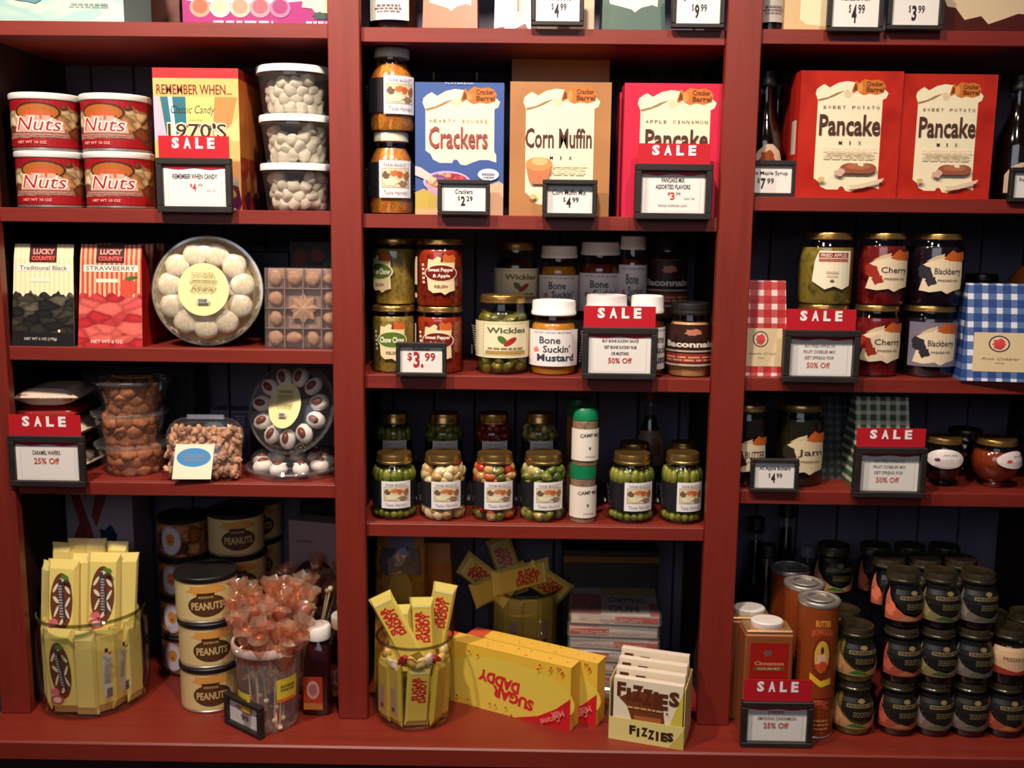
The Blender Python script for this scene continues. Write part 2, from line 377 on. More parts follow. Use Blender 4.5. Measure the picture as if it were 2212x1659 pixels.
# ---------------------------------------------------------------- builders for packages
def carton(name, label, cat, px0, px1, pyt, zs, yf, depth, col, front=None, right=None, left=None, top=None, rz=0.0, group=None, pyb=None, lean=0.0, H=None):
    pb = pyb or at((px0 + px1) / 2, pyt, yf) and None
    zc = zs
    pyb = pyb if pyb else None
    # base row in the picture, for the slanted verticals
    def row(z):
        lo, hi = -500, 2200
        for _ in range(30):
            md = (lo + hi) / 2
            if at((px0 + px1) / 2, md, yf).z > z: lo = md
            else: hi = md
        return lo
    pyb = row(zs); pm = (pyt + pyb) / 2
    a = at(px0, pm, yf); b = at(px1, pm, yf); W = b.x - a.x
    if H is None: H = at((px0 + px1) / 2, pyt, yf).z - zs
    t = thing(name, label, cat, ((a.x + b.x) / 2, yf, zs), rz, group, rot=(-lean, 0, rz))
    m = col if not isinstance(col, tuple) else mat(col, 0.42)
    h = W / 2
    cb = MB().box(-h, h, 0, depth, 0, H, m).obj('carton_body', t, bevel=0.0008)
    if front: g = G(); front(g); g.build('front_print', cb, flat(-h, h, 0, 0, H))
    if right: g = G(); right(g); g.build('side_print', cb, side(h, 0, depth, 0, H))
    if left: g = G(); left(g); g.build('side_print', cb, lambda u, v, o: Vector((-h - o, depth - depth * u, H * v)))
    if top: g = G(); top(g); g.build('top_print', cb, onz(-h, h, 0, depth, H))
    t['w'] = W; t['h'] = H
    return t
def rod(zs, yf, px):      # picture row where a point on depth plane yf has height zs
    lo, hi = -600, 2400
    for _ in range(30):
        md = (lo + hi) / 2
        if at(px, md, yf).z > zs: lo = md
        else: hi = md
    return lo
def cylfit(px0, px1, pyt, zs, yf):
    """centre, radius and height of an upright round thing whose foremost point lies on plane yf"""
    pxc = (px0 + px1) / 2; r = 0.035
    for _ in range(4):
        yc = yf + r; pm = (rod(zs, yc, pxc) + pyt) / 2
        a = at(px0, pm, yc); b = at(px1, pm, yc); r = (b.x - a.x) / 2 * 0.99
    yc = yf + r; z = at(pxc, pyt, yc).z
    z = at(pxc, pyt, yc + r * .85 if z < CAMP.z else yc - r * .85).z
    return Vector(((a.x + b.x) / 2, yc, zs)), r, z - zs
PROF = {
 'straight': [(0, 0), (.90, 0), (.97, .015), (1, .05), (1, .84), (.97, .89), (.90, .93), (.88, 1)],
 'pickle': [(0, 0), (.80, 0), (.93, .02), (1, .09), (1, .13), (.955, .17), (.955, .66), (1, .70), (1, .78), (.95, .85), (.80, .91), (.76, .93), (.76, 1)],
 'mustard': [(0, 0), (.88, 0), (.97, .02), (1, .06), (1, .72), (.96, .79), (.86, .84), (.84, 1)],
 'slopy': [(0, 0), (.85, 0), (.96, .02), (1, .07), (1, .62), (.97, .70), (.86, .79), (.74, .86), (.70, .9), (.70, 1)],
 'goblet': [(0, 0), (.50, 0), (.52, .03), (.40, .07), (.38, .11), (.62, .18), (.88, .32), (1, .5), (.99, .66), (.90, .8), (.80, .88), (.80, 1)],
 'bottle': [(0, 0), (.9, 0), (1, .02), (1, .45), (.92, .55), (.6, .68), (.42, .78), (.36, .9), (.36, 1)],
 'jam': [(0, 0), (.80, 0), (.92, .03), (.95, .08), (1, .3), (1, .55), (.95, .68), (.84, .78), (.78, .82), (.78, 1)],
}
def prof_r(kind, z):
    p = PROF[kind]
    for (r0, z0), (r1, z1) in zip(p[1:], p[2:]):
        if z0 <= z <= z1: return r0 + (r1 - r0) * (z - z0) / max(z1 - z0, 1e-6)
    return p[-1][0]
def chunks(kind, R, H, fill, m, seed, spec):
    """visible pieces pressed against the glass; spec: spears | balls | mixed"""
    rnd = random.Random(seed); mb = MB()
    mats = m if isinstance(m, (list, tuple)) else [m]
    if spec == 'spears':
        for (z0, z1) in ((.04, .19), (.60, fill + .01)):
            n = 17
            for i in range(n):
                a = 2 * math.pi * (i + rnd.uniform(-.15, .15)) / n; mm = rnd.choice(mats)
                rr = R * (prof_r(kind, min(z1 - .06, (z0 + z1) / 2)) - .20); zt = H * (z1 - rnd.uniform(0, .04))
                me = lump(R * .17, mm, rnd.randint(0, 3), 2, (1, 1, 1), .06)
                hz = (zt - H * z0) / 2
                addmesh(mb, me, Matrix.Translation((rr * math.cos(a), rr * math.sin(a), H * z0 + hz)) @ Matrix.Rotation(rnd.uniform(-.12, .12), 4, 'X') @ Matrix.Diagonal((1, 1, hz / (R * .17), 1)))
    else:
        zs = [.10, .20] + [.66 + .1 * i for i in range(int((fill - .6) / .1))]
        for z in zs:
            n = 10
            for i in range(n):
                a = 2 * math.pi * (i + rnd.uniform(-.3, .3)) / n; mm = rnd.choice(mats)
                rr = R * (prof_r(kind, z) - .27)
                me = lump(R * .25, mm, rnd.randint(0, 4), 2, rnd.choice([(1.2, 1, .85), (1, 1, 1), (.9, 1.1, 1.2)]), .1)
                addmesh(mb, me, Matrix.Translation((rr * math.cos(a), rr * math.sin(a), H * (z + rnd.uniform(-.02, .02)))) @ Euler((rnd.random() * 3, rnd.random() * 3, 0)).to_matrix().to_4x4())
    return mb
def jar(label, px0, px1, pyt, zs, yf, kind, content, lidm, lidh=.1, lidr=None, fill=.86, labels=(), rz=0.0, group=None, cat='jar', name='jar', ch=None, zbase=None, fit=None, seed=1, lid='screw', glass=None):
    P, R, H = fit if fit else cylfit(px0, px1, pyt, zs, yf)
    t = thing(name, label, cat, P, rz, group)
    HL = H * lidh; HG = H - HL * .75; pf = PROF[kind]; nr = pf[-1][0]
    LR = R * (lidr if lidr else nr + .06)
    GP = [(r * R, z * HG) for r, z in pf]
    MB().lathe(GP, glass or GLASS, 32).obj('glass_body', t, smooth=True)
    inn = [(0, .0015)] + [(max(r * R - .0022, 0.001), max(z * HG, .002)) for r, z in pf[1:] if z < fill]
    rt = prof_r(kind, fill) * R - .0022; core = .9 if ch else 1.0
    inn += [(rt, fill * HG), (0, fill * HG)]
    if ch: inn = [(r * (.86 if .16 < z / HG < .65 else .74), z) for r, z in inn]
    MB().lathe(inn, content, 32).obj('contents', t, smooth=True)
    if ch:
        c = chunks(kind, R, HG, fill, ch[0], seed, ch[1]).obj('pickled_pieces', t, smooth=True); c['kind'] = 'stuff'
    z0 = H - HL
    lp = [(0, z0), (LR * .95, z0), (LR, z0 + HL * .06), (LR, z0 + HL * .25), (LR * .965, z0 + HL * .32), (LR * .965, z0 + HL * .82), (LR * .94, H - HL * .02), (LR * .88, H), (LR * .8, H - HL * .08), (0, H - HL * .08)]
    if lid == 'smooth': lp = [(0, z0), (LR * .97, z0), (LR, z0 + HL * .05), (LR, H - HL * .1), (LR * .96, H), (0, H)]
    MB().lathe(lp, lidm, 36).obj('lid', t, smooth=True)
    for (a0, a1, v0, v1, gf, nm) in labels:
        g = G(); gf(g)
        if kind in ('jam', 'goblet', 'bottle'):
            rr = lambda v, v0=v0, v1=v1: R * (lambda q: prof_r(kind, (v0 + (v1 - v0) * q) * H / HG))(v) + (.0007 if nm == 'dark_band' else .0019)
        else: rr = R * prof_r(kind, (v0 + v1) / 2 * H / HG) + (.0004 if nm == 'dark_band' else .0019)
        g.build(nm, t, cyl(rr, a0, a1, v0 * H, v1 * H), ucut=max(6, int((a1 - a0) / 9)), vcuts=(.12, .25, .37, .5, .62, .75, .87) if kind in ('jam', 'goblet', 'bottle') else ())
    return t
def tin(label, px0, px1, pyt, zs, yf, body, lidm, lidh=.09, wrap=None, arc=(-100, 100), group=None, cat='canister', name='canister', fit=None, rz=0.0, rim=SILVER, lido=1.02, name_print='label'):
    P, R, H = fit if fit else cylfit(px0, px1, pyt, zs, yf)
    t = thing(name, label, cat, P, rz, group); z0 = H * (1 - lidh)
    MB().lathe([(0, .001), (R * .95, .001), (R * .97, .004), (R * .97, z0), (0, z0)], body, 40).obj('body', t, smooth=True)
    MB().lathe([(0, 0), (R * .93, 0), (R * .985, .0015), (R * .985, .004), (R * .95, .0055), (0, .0055)], rim, 40).obj('bottom_rim', t, smooth=True)
    MB().lathe([(0, z0 - .001), (R * lido * .98, z0 - .001), (R * lido, z0 + .001), (R * lido, H - .0015), (R * lido * .97, H), (R * .90, H), (R * .88, H - .0025), (0, H - .0025)], lidm, 40).obj('lid', t, smooth=True)
    if wrap:
        g = G(); wrap(g); g.build(name_print, t, cyl(R * .972, arc[0], arc[1], .0062, z0 - .0012), ucut=26)
    return t
def bag(label, px0, px1, pyt, zs, yf, depth, col, front, sidem=None, rz=0.0, group=None, name='gusseted_bag', cat='bag', tw=.94, fold=.86, sides=None, fp=None):
    pb = rod(zs, yf, (px0 + px1) / 2); pm = (pb + pyt) / 2
    a = at(px0, pm, yf); b = at(px1, pm, yf); W = b.x - a.x; H = at((px0 + px1) / 2, pyt, yf + depth * .45).z - zs
    t = thing(name, label, cat, ((a.x + b.x) / 2, yf, zs), rz, group)
    h = W / 2; m = col if not isinstance(col, tuple) else mat(col, .4)
    y1 = depth * .40; y2 = depth * .58; zf = H * fold; k = 1 - (1 - tw) * fold
    vs = [(-h, 0, 0), (h, 0, 0), (h, depth, 0), (-h, depth, 0),
          (-h * k, y1 * .75, zf), (h * k, y1 * .75, zf), (h * k, depth - y1 * .75, zf), (-h * k, depth - y1 * .75, zf),
          (-h * tw, y1, H), (h * tw, y1, H), (h * tw, y2, H), (-h * tw, y2, H), (h * k * .96, depth / 2, zf * .55), (-h * k * .96, depth / 2, zf * .55)]
    fs = [(0, 3, 2, 1), (0, 1, 5, 4), (2, 3, 7, 6), (4, 5, 9, 8), (6, 7, 11, 10), (8, 9, 10, 11), (1, 2, 12), (1, 12, 5), (2, 6, 12), (5, 12, 6), (0, 13, 3), (0, 4, 13), (3, 13, 7), (4, 7, 13), (5, 6, 10, 9), (4, 8, 11, 7)]
    MB().add(vs, fs, m).obj('pouch', t)
    def mf(u, v, o):
        kk = 1 - (1 - tw) * v; y = y1 * .75 * v / fold if v <= fold else y1 * .75 + (y1 * .25) * (v - fold) / (1 - fold)
        return Vector(((-h + W * u) * kk, y - o - .0002, H * v))
    if front: g = G(); front(g); g.build('front_print', t, mf, vcuts=(fold,))
    return t
def scroll(g, u0, v0, u1, v1, c=CREAM, tall=False, ctop=(232, 212, 170)):
    P = [(914, 214), (922, 207), (931, 202), (943, 209.5), (962, 199), (981.6, 195), (1000, 197), (1020, 205), (1069.6, 214), (1077, 221), (1073, 232), (1065, 236),
         (1065, 323.5), (1069.6, 332), (1069.6, 347), (1053, 342), (1034.7, 342), (1018, 348), (1004.5, 353.6), (993, 352), (986, 342), (979, 342), (975, 349), (948, 349), (934, 342), (929, 331), (918, 323.5), (918, 238), (912, 224)]
    def mp(px, py):
        u = u0 + (u1 - u0) * (px - 912) / 165.0; n = (353.6 - py) / 158.6
        if tall:
            s = 158.6 / 250.0
            n = 1 - (1 - n) * s if n > .5 else n * s
        return (u, v0 + (v1 - v0) * n)
    g.poly([mp(*p) for p in P], c)
    g.poly([mp(*p) for p in [(918, 236), (940, 231), (960, 221), (978, 216), (972, 220), (956, 229), (938, 236), (920, 241)]], (150, 120, 84))
    g.poly([mp(*p) for p in [(976, 221), (984, 212), (990, 219), (996, 224), (990, 232), (980, 231)]], (214, 196, 160))
    # maker's mark: orange-brown seated figure shape with lettering
    g.poly([mp(*p) for p in [(993, 219), (998, 202), (1003, 193), (1008, 200), (1016, 193), (1022, 190), (1036, 193), (1052, 191), (1064, 196), (1070, 206), (1066, 220), (1050, 225), (1034, 222), (1022, 226), (1012, 222), (1006, 216), (998, 222)]], (196, 112, 44))
    g.poly([mp(*p) for p in [(996, 217), (1001, 199), (1005, 206), (1006, 215)]], (110, 56, 24))
    g.ell(*mp(1012, 210), (u1 - u0) * .035, (v1 - v0) * .045, (222, 140, 70))
    a = mp(1026, 206); b = mp(1064, 195); g.t('Cracker', a[0], a[1], b[0], b[1], (112, 52, 22), .03)
    a = mp(1026, 219); b = mp(1066, 208); g.t('Barrel', a[0], a[1], b[0], b[1], (112, 52, 22), .03)
    return mp
def mixfront(edge, sub, big, mid='MIX', pic=None, su=(.13, .89), sv=(.07, .95), bigbox=(.19, .50, .81, .64)):
    def f(g):
        g.rect(0, 0, 1, 1, edge); scroll(g, su[0], sv[0], su[1], sv[1], (236, 222, 188), tall=True)
        g.sp(sub.replace(' ', ' '), su[0] + .08, .705, su[1] - .08, .728, (96, 70, 62), .0, .5)
        g.t(big, *bigbox, (78, 48, 40), .02)
        g.sp(mid, .40, .425, .62, .452, (60, 40, 36), .01, 2.0)
        g.lines(.24, .31, .78, .395, 6, (216, 198, 168), 3)
        if pic: pic(g)
        g.poly([(.5, .10), (.62, .11), (.86, .16), (.84, .13), (.66, .08), (.56, .07)], (220, 200, 168)); g.ell(.24, .145, .035, .02, (202, 180, 110))
    return f
# ================================================================ TOP ROW
Z = ZS['L'][0]
def f(g):
    g.rect(0, 0, 1, 1, mottle([(178, 202, 190), (150, 186, 184), (206, 214, 190), (120, 164, 166)], (9, 9, 22), .45)); g.lines(.62, .17, .9, .23, 2, (130, 150, 140), 4, .7); g.rect(0, 0, 1, .012, (60, 90, 86))
    g.blob(.33, .32, .12, .1, (92, 140, 146), 4); g.ell(.12, .1, .03, .012, (150, 168, 130))
carton('gift_box', 'pale teal boxed item with misty artwork on the top left shelf', 'box', -55, 264, -150, Z, .03, .12, (150, 190, 184), f)
def f(g):
    PU = (150, 30, 104)
    g.rect(0, 0, 1, 1, PU); g.poly([(0, 1), (0, .30), (.08, .27), (.5, .25), (.75, .3), (1, .3), (1, 1)], (238, 226, 226))
    for i, c in enumerate([(226, 92, 66), (232, 200, 150), (232, 132, 112), (226, 84, 96), (146, 44, 100)]):
        g.ell(.105 + i * .118, .205, .062, .115, tuple(min(255, int(a * .7 + 75)) for a in c)); g.ell(.105 + i * .118, .22, .045, .085, c)
    g.blob(.84, .27, .12, .13, (240, 226, 170), 5); g.blob(.82, .12, .05, .045, (50, 70, 66), 6); g.blob(.93, .14, .05, .05, (214, 70, 90), 7)
    g.lines(.14, .02, .58, .055, 1, (232, 170, 200), 6, .9); g.lines(.72, .02, .95, .055, 1, (232, 170, 200), 7, .9)
carton('candy_carton', 'magenta carton with five coloured candy circles on the top left shelf', 'box', 392, 760, -130, Z, .03, .10, (150, 30, 104), f)
carton('brown_carton', 'plain brown carton standing between the teal and magenta boxes', 'box', 270, 386, -160, Z, .18, .10, mottle([(88, 44, 34), (104, 56, 42)], (30, 30, 3), .6))
Z = ZS['M'][0]
DARKJAM = mat((26, 12, 12), .2, coat=.4)
def lab(c=(232, 226, 218)): return lambda g: (g.rect(0, 0, 1, 1, c), g.blob(.6, .75, .2, .15, (196, 120, 60), 3), g.lines(.15, .2, .85, .45, 3, (120, 100, 96), 2))
jar('dark preserve jar with white label on the top middle shelf', 794, 905, -70, Z, .03, 'straight', DARKJAM, GOLD, labels=[(-50, 42, .16, .75, lab(), 'label')])
def coffee(c, scr): 
    def f(g):
        g.rect(0, 0, 1, 1, c); g.poly([(.12, .9), (.08, .42), (.12, .30), (.3, .27), (.47, .24), (.52, .21), (.62, .26), (.8, .29), (.88, .27), (.9, .42), (.88, .9)], scr); g.t('Coffee', .25, .5, .75, .6, (90, 50, 40))
    return f
bag('orange-brown coffee bag with cream scroll on the top middle shelf', 912, 1032, -130, Z, .03, .07, (168, 96, 66), coffee((172, 98, 66), (240, 226, 200)), name='coffee_bag', group='coffee bags')
bag('white cocoa pouch with brown trim beside the orange-brown coffee bag', 1068, 1148, -110, Z, .035, .05, (120, 70, 50), lambda g: (g.rect(0, 0, 1, 1, (236, 230, 222)), g.poly([(0, 0), (.35, .0), (.25, .06), (0, .03)], (110, 60, 44)), g.poly([(.4, 0), (.95, 0), (.85, .1), (.6, .04)], (110, 60, 44)), g.ell(.72, .3, .12, .2, (232, 216, 166)), g.rect(.62, .24, .68, .5, (150, 90, 64))), name='cocoa_pouch')
bag('dark green coffee bag with cream scroll on the top middle shelf', 1302, 1440, -130, Z, .03, .07, (40, 62, 52), coffee((44, 76, 64), (234, 216, 190)), name='coffee_bag', group='coffee bags')
carton('cocoa_box', 'tan box behind the first price tag of the top middle shelf', 'box', 1160, 1285, -90, Z, .045, .06, (196, 176, 150))
price_tag('black framed price tag reading Hot Cocoa 4.99 on the top shelf', 1148, 1262, -45, 55, draw=price('Hot Cocoa', '4', '99', nv=(.58, .76), v=(.12, .5)))
price_tag('black framed price tag reading Regular Coffee 9.99 on the top shelf', 1452, 1567, -40, 60, draw=price('Regular Coffee 8 oz', '9', '99', nu=(.06, .94), nv=(.62, .8), v=(.14, .54)))
Z = ZS['R'][0]
jar('syrup bottle with grey label at the left end of the top right shelf', 1640, 1697, -200, Z, .035, 'bottle', DARKJAM, BLACKP, labels=[(-60, 60, .08, .4, lab((178, 168, 160)), 'label')], cat='bottle', name='syrup_bottle')
carton('mix_box', 'cream mix box on the top right shelf beside the Pancake Mix tag', 'box', 1698, 1796, -160, Z, .03, .05, (196, 160, 116), lambda g: (g.rect(0, 0, 1, 1, (206, 172, 126)), g.poly([(.35, 1), (.35, .12), (.5, .07), (1, .05), (1, 1)], (234, 214, 176))))
def f(g):
    g.rect(0, 0, 1, 1, (74, 22, 18)); g.poly([(0, 1), (.0, .3), (.06, .2), (.15, .19), (.25, .1), (.42, .13), (.5, .07), (.62, .1), (.8, .15), (1, .14), (1, 1)], (218, 194, 158)); g.t('Pancakes', .2, .3, .5, .36, (140, 40, 34), 0, .3)
carton('mix_box', 'dark maroon mix box with cream scroll at the right end of the top shelf', 'box', 2040, 2250, -220, Z, .03, .05, (74, 22, 18), f)
price_tag('black framed price tag reading Pancake Mix 4.99 on the top right shelf', 1790, 1912, -50, 68, draw=price('Pancake Mix', '4', '99', nv=(.6, .8), v=(.1, .52)))
price_tag('black framed price tag reading Sugar Free Syrup 3.99 on the top right shelf', 1920, 2042, -45, 64, draw=price('Sugar Free Syrup', '3', '99', nu=(.1, .9), nv=(.66, .84), v=(.12, .5)))
# ================================================================ LEFT BAY, SECOND ROW
Z = ZS['L'][1]
def nuts(g):
    RDc = (150, 18, 26)
    g.rect(0, 0, 1, 1, RDc)
    pic = photo([(222, 184, 132), (168, 104, 62), (236, 206, 160), (190, 132, 84), (120, 62, 38)], (60, 60, 95), (0, .7, 0), .35)
    pts = [(0, .16), (0, .72), (.1, .78), (.2, .74), (.3, .78), (.43, .78), (.50, .92), (.57, .80), (.7, .77), (.8, .80), (1, .76), (1, .2), (.95, .12), (.85, .22), (.72, .10), (.64, .06), (.54, .24), (.52, .18), (.1, .18)]
    g.poly(pts, pic)
    g.ell(.30, .74, .17, .20, (72, 36, 20)); g.ell(.30, .73, .15, .17, (168, 92, 36)); g.ell(.30, .67, .10, .10, (190, 84, 44))
    g.poly([(.12, .3), (.14, .55), (.22, .66), (.38, .66), (.47, .52), (.49, .3)], (216, 160, 140))
    g.t('Nuts', .13, .32, .48, .64, (244, 232, 220), .05, .25); g.t('Nuts', .145, .335, .465, .62, (168, 34, 40), .0, .25)
    g.poly([(.06, .2), (.07, .3), (.5, .3), (.52, .25), (.5, .19)], (160, 108, 94)); g.rect(.07, .29, .5, .303, (90, 48, 40))
    g.lines(.1, .205, .48, .275, 2, (190, 140, 128), 3)
    g.t('NET WT 10 OZ', .15, .06, .36, .12, (236, 170, 160), .02)
for i, (px0, px1, pyt, ly, lb, rzz) in enumerate([(27, 173, 326, 0, 'nut canister with white lid, bottom left of the four stacked', 2), (174, 320, 330, 0, 'nut canister with white lid, bottom right of the four stacked', 0),
                                   (21, 167, 200, 1, 'nut canister with white lid, top left of the four stacked', 2), (163, 318, 204, 1, 'nut canister with white lid, top right of the four stacked', -10)]):
    yf = .02
    if ly == 0:
        fit = cylfit(px0, px1, pyt, Z, yf); fit = (fit[0] + Vector((.010, 0, 0)), .0550, .0905)
    else: fit = (Vector((fit0[i - 2].x + (-.003 if i == 2 else -.002), fit0[i - 2].y, Z + .0907)), .0550, .0905)
    if ly == 0:
        fit0 = [fit[0]] if i == 0 else fit0 + [fit[0]]
        if i == 1: fit0[1].x = fit0[0].x + .1138; fit = (fit0[1], fit[1], fit[2])
    tin('red picture ' + lb, 0, 0, 0, 0, 0, mat((120, 20, 24), .35), WHITEP, .10, nuts, (-118, 118), 'red nut canisters', fit=fit, rz=R_(rzz + 54), name='nut_canister')
def rem(g):
    g.rect(0, 0, 1, 1, (240, 176, 104)); g.rect(0, .93, 1, 1, (206, 40, 46)); g.t('REMEMBER WHEN...', .04, .815, .92, .885, (110, 50, 30), .015)
    g.poly([(0, .8), (.07, .8), (.16, .45), (.16, .2), (0, .2)], (240, 178, 196)); g.poly([(.08, .8), (.38, .8), (.38, .5), (.25, .44), (.16, .44)], (44, 110, 124)); g.poly([(.17, .8), (.22, .8), (.26, .5), (.22, .5)], (226, 232, 232))
    g.poly([(.38, .8), (.72, .8), (.67, .4), (.38, .3)], (232, 220, 120)); g.poly([(.72, .8), (.98, .8), (.9, .6), (.8, .5), (.68, .5)], (240, 132, 74))
    g.poly([(.72, .5), (1, .66), (1, .5), (.8, .42)], (244, 200, 130))
    g.t('Classic Candy', .20, .665, .72, .74, (60, 50, 50), 0, .3); g.t('from the', .42, .63, .56, .645, (90, 80, 60)); g.t("1970'S", .15, .50, .86, .625, (240, 214, 176), .09); g.t("1970'S", .16, .51, .85, .615, (60, 36, 30), .01)
    g.rect(0, 0, 1, .495, (240, 176, 110)); g.blob(.9, .12, .1, .16, photo([(230, 220, 210), (120, 30, 90), (60, 120, 60), (230, 180, 60)], 70), 4)
sidec = photo([(150, 76, 30), (96, 84, 30), (164, 48, 36), (190, 120, 70), (80, 30, 50)], (30, 30, 40), (0, .4, 0), .6)
def rems(g): g.rect(0, 0, 1, .38, sidec); g.rect(0, .38, 1, .93, (190, 96, 44)); g.rect(0, .93, 1, 1, (130, 26, 26)); g.poly([(.3, .38), (.6, .38), (.9, .8), (.75, .8)], (140, 110, 50))
for i, (yf, dp, lb) in enumerate([(.035, .052, 'front'), (.09, .05, 'middle'), (.143, .05, 'back')]):
    cc = carton('candy_box', 'orange retro candy box, the %s one of three in a row' % lb, 'box', 335, 518, 147, Z, .035, dp, (226, 150, 84), rem, rems, group='orange retro candy boxes')
    cc.location.y = yf; cc.location.x += (yf - .035) * -.12
    if i: cc.location.x += .004 * i
price_tag('sale price tag standing in front of the orange retro candy boxes', 337, 500, 341, 459, sale=(339, 492, 293), draw=lambda g: (card([('REMEMBER WHEN CANDY', .15, .66, .86, .78, DK)])(g), g.t('$', .42, .46, .46, .55, RD), g.t('4', .46, .38, .52, .55, RD, .02), g.t('99', .55, .48, .62, .55, GY), g.t('SAVE 1.00', .68, .36, .82, .41, GY)))
# marshmallow tubs
mm = mat((222, 213, 192), .75, trans=.2); MARSH = []
for i in range(3):
    bm = bmesh.new(); bmesh.ops.create_cone(bm, cap_ends=True, segments=10, radius1=.0112, radius2=.0105, depth=.02); bmesh.ops.bevel(bm, geom=bm.edges[:], offset=.003, segments=1, affect='EDGES')
    for v in bm.verts: v.co += Vector((math.sin(v.co.z * 300 + i), math.cos(v.co.x * 300 + i), 0)) * .0008
    me = bpy.data.meshes.new('marshmallow'); bm.to_mesh(me); bm.free(); me.materials.append(mm); me.polygons.foreach_set('use_smooth', [True] * len(me.polygons)); MARSH.append(me)
def tub(label, P, R, H, lidm, shell, taper=.84, lidh=.010, grp=None, name='plastic_tub'):
    t = thing(name, label, 'tub', P, 0, grp)
    MB().lathe([(0, 0), (R * taper * .93, 0), (R * taper, .004), (R * .975, H - lidh - .006), (R, H - lidh - .005), (R, H - lidh)], shell, 40).obj('tub_wall', t, smooth=True)
    if lidm: MB().lathe([(0, H - .003), (R * .9, H - .003), (R * .93, H), (R * 1.02, H), (R * 1.04, H - .002), (R * 1.04, H - lidh), (R * 1.01, H - lidh)], lidm, 40).obj('lid', t, smooth=True)
    return t
fy = .03
P0, R0, H0 = cylfit(568, 725, 352, Z, fy)
H0 = .0765; R0 = .060
for i, nm in enumerate(('bottom', 'middle', 'top')):
    P = Vector((P0.x - .001 - .003 * (i == 2) , fy + .062, Z + i * (H0 + .0005)))
    tub('clear tub of marshmallows with white lid, %s of the stack' % nm, P, R0, H0, WHITEP, PLASTIC, .87, .011, 'tubs of marshmallows', 'marshmallow_tub')
    rnd = random.Random(40 + i)
    for lz in range(4 if i == 0 else 4):
        n = 9
        for k in range(n):
            a = R_(-115 + 230 * (k + .5 * (lz % 2)) / (n - 1)) ; zz = .0125 + lz * .0132 + rnd.uniform(-.003, .003)
            rr = R0 * (.87 + .11 * zz / H0) - .0185 - rnd.uniform(0, .002)
            if lz == 3 and rnd.random() < .3: continue
            o = link('marshmallow', MARSH[rnd.randint(0, 2)], loc=(P.x + rr * math.sin(a), P.y - rr * math.cos(a), P.z + zz), rot=(rnd.random() * 6, rnd.random() * 6, rnd.random() * 6))
            tag(o, 'white marshmallow in the %s tub, %s from the left, %s layer up' % (nm, ORD[k], ORD[lz]), 'marshmallow', 'marshmallows in the %s tub' % nm)
# ================================================================ LEFT BAY, THIRD ROW
Z = ZS['L'][2]
def lic(base, st, txt, pic, dark):
    def f(g):
        g.rect(0, 0, 1, 1, st); g.rect(.26, .82, .72, 1, (70, 26, 22)); g.t('LUCKY', .32, .90, .68, .955, (226, 150, 140), .05); g.t('COUNTRY', .30, .84, .70, .885, (226, 90, 84), .05)
        g.rect(.06, .735, .94, .80, (238, 230, 216)); g.t(txt, .10, .745, .90, .79, (110, 96, 84), .015); g.rect(.27, .63, .62, .665, (238, 226, 200))
        pts = [(0, 0), (0, .5)] + [(i / 24, .515 + .022 * math.sin(i * 1.15) + .012 * math.sin(i * 2.9)) for i in range(1, 24)] + [(1, .5), (1, 0)]
        g.poly(pts, pic); g.t('NET WT 6 OZ', .2, .035, .7, .07, (214, 206, 196), .02)
        if dark: g.rect(0, 0, 1, .13, (24, 20, 18)); g.t('NET WT 6 OZ (170g)', .2, .05, .72, .085, (190, 184, 176), .02); g.ell(.76, .15, .02, .015, (230, 226, 220))
        else: g.blob(.78, .59, .13, .09, (222, 74, 52), 3, j=.1); g.poly([(.72, .67), (.8, .64), (.95, .69), (.84, .70)], (80, 100, 44))
    return f
LB = photo([(62, 56, 46), (28, 26, 24), (96, 88, 72), (44, 40, 34)], (60, 60, 120), (0, .9, 0), .25)
LR2 = photo([(216, 66, 66), (236, 104, 92), (190, 40, 46), (226, 84, 84)], (44, 44, 90), (0, -.9, 0), .55)
bag('black licorice bag with cream stripes at the left end of its shelf', 19, 155, 527, Z, .022, .065, (26, 22, 18), lic(0, stripes((234, 216, 160), (240, 230, 196), .008), 'Traditional Black', LB, True), name='licorice_bag', group='licorice bags')
for i, (yf, nm) in enumerate([(.022, 'front'), (.092, 'second'), (.160, 'third')]):
    b = bag('red-striped strawberry licorice bag, the %s one in its row' % nm, 163, 303, 528, Z, .022, .065, (170, 28, 28), lic(0, stripes((198, 70, 56), (232, 176, 130), .008), 'STRAWBERRY', LR2, False), name='licorice_bag', group='licorice bags')
    b.location.y = yf; b.location.x -= i * .006
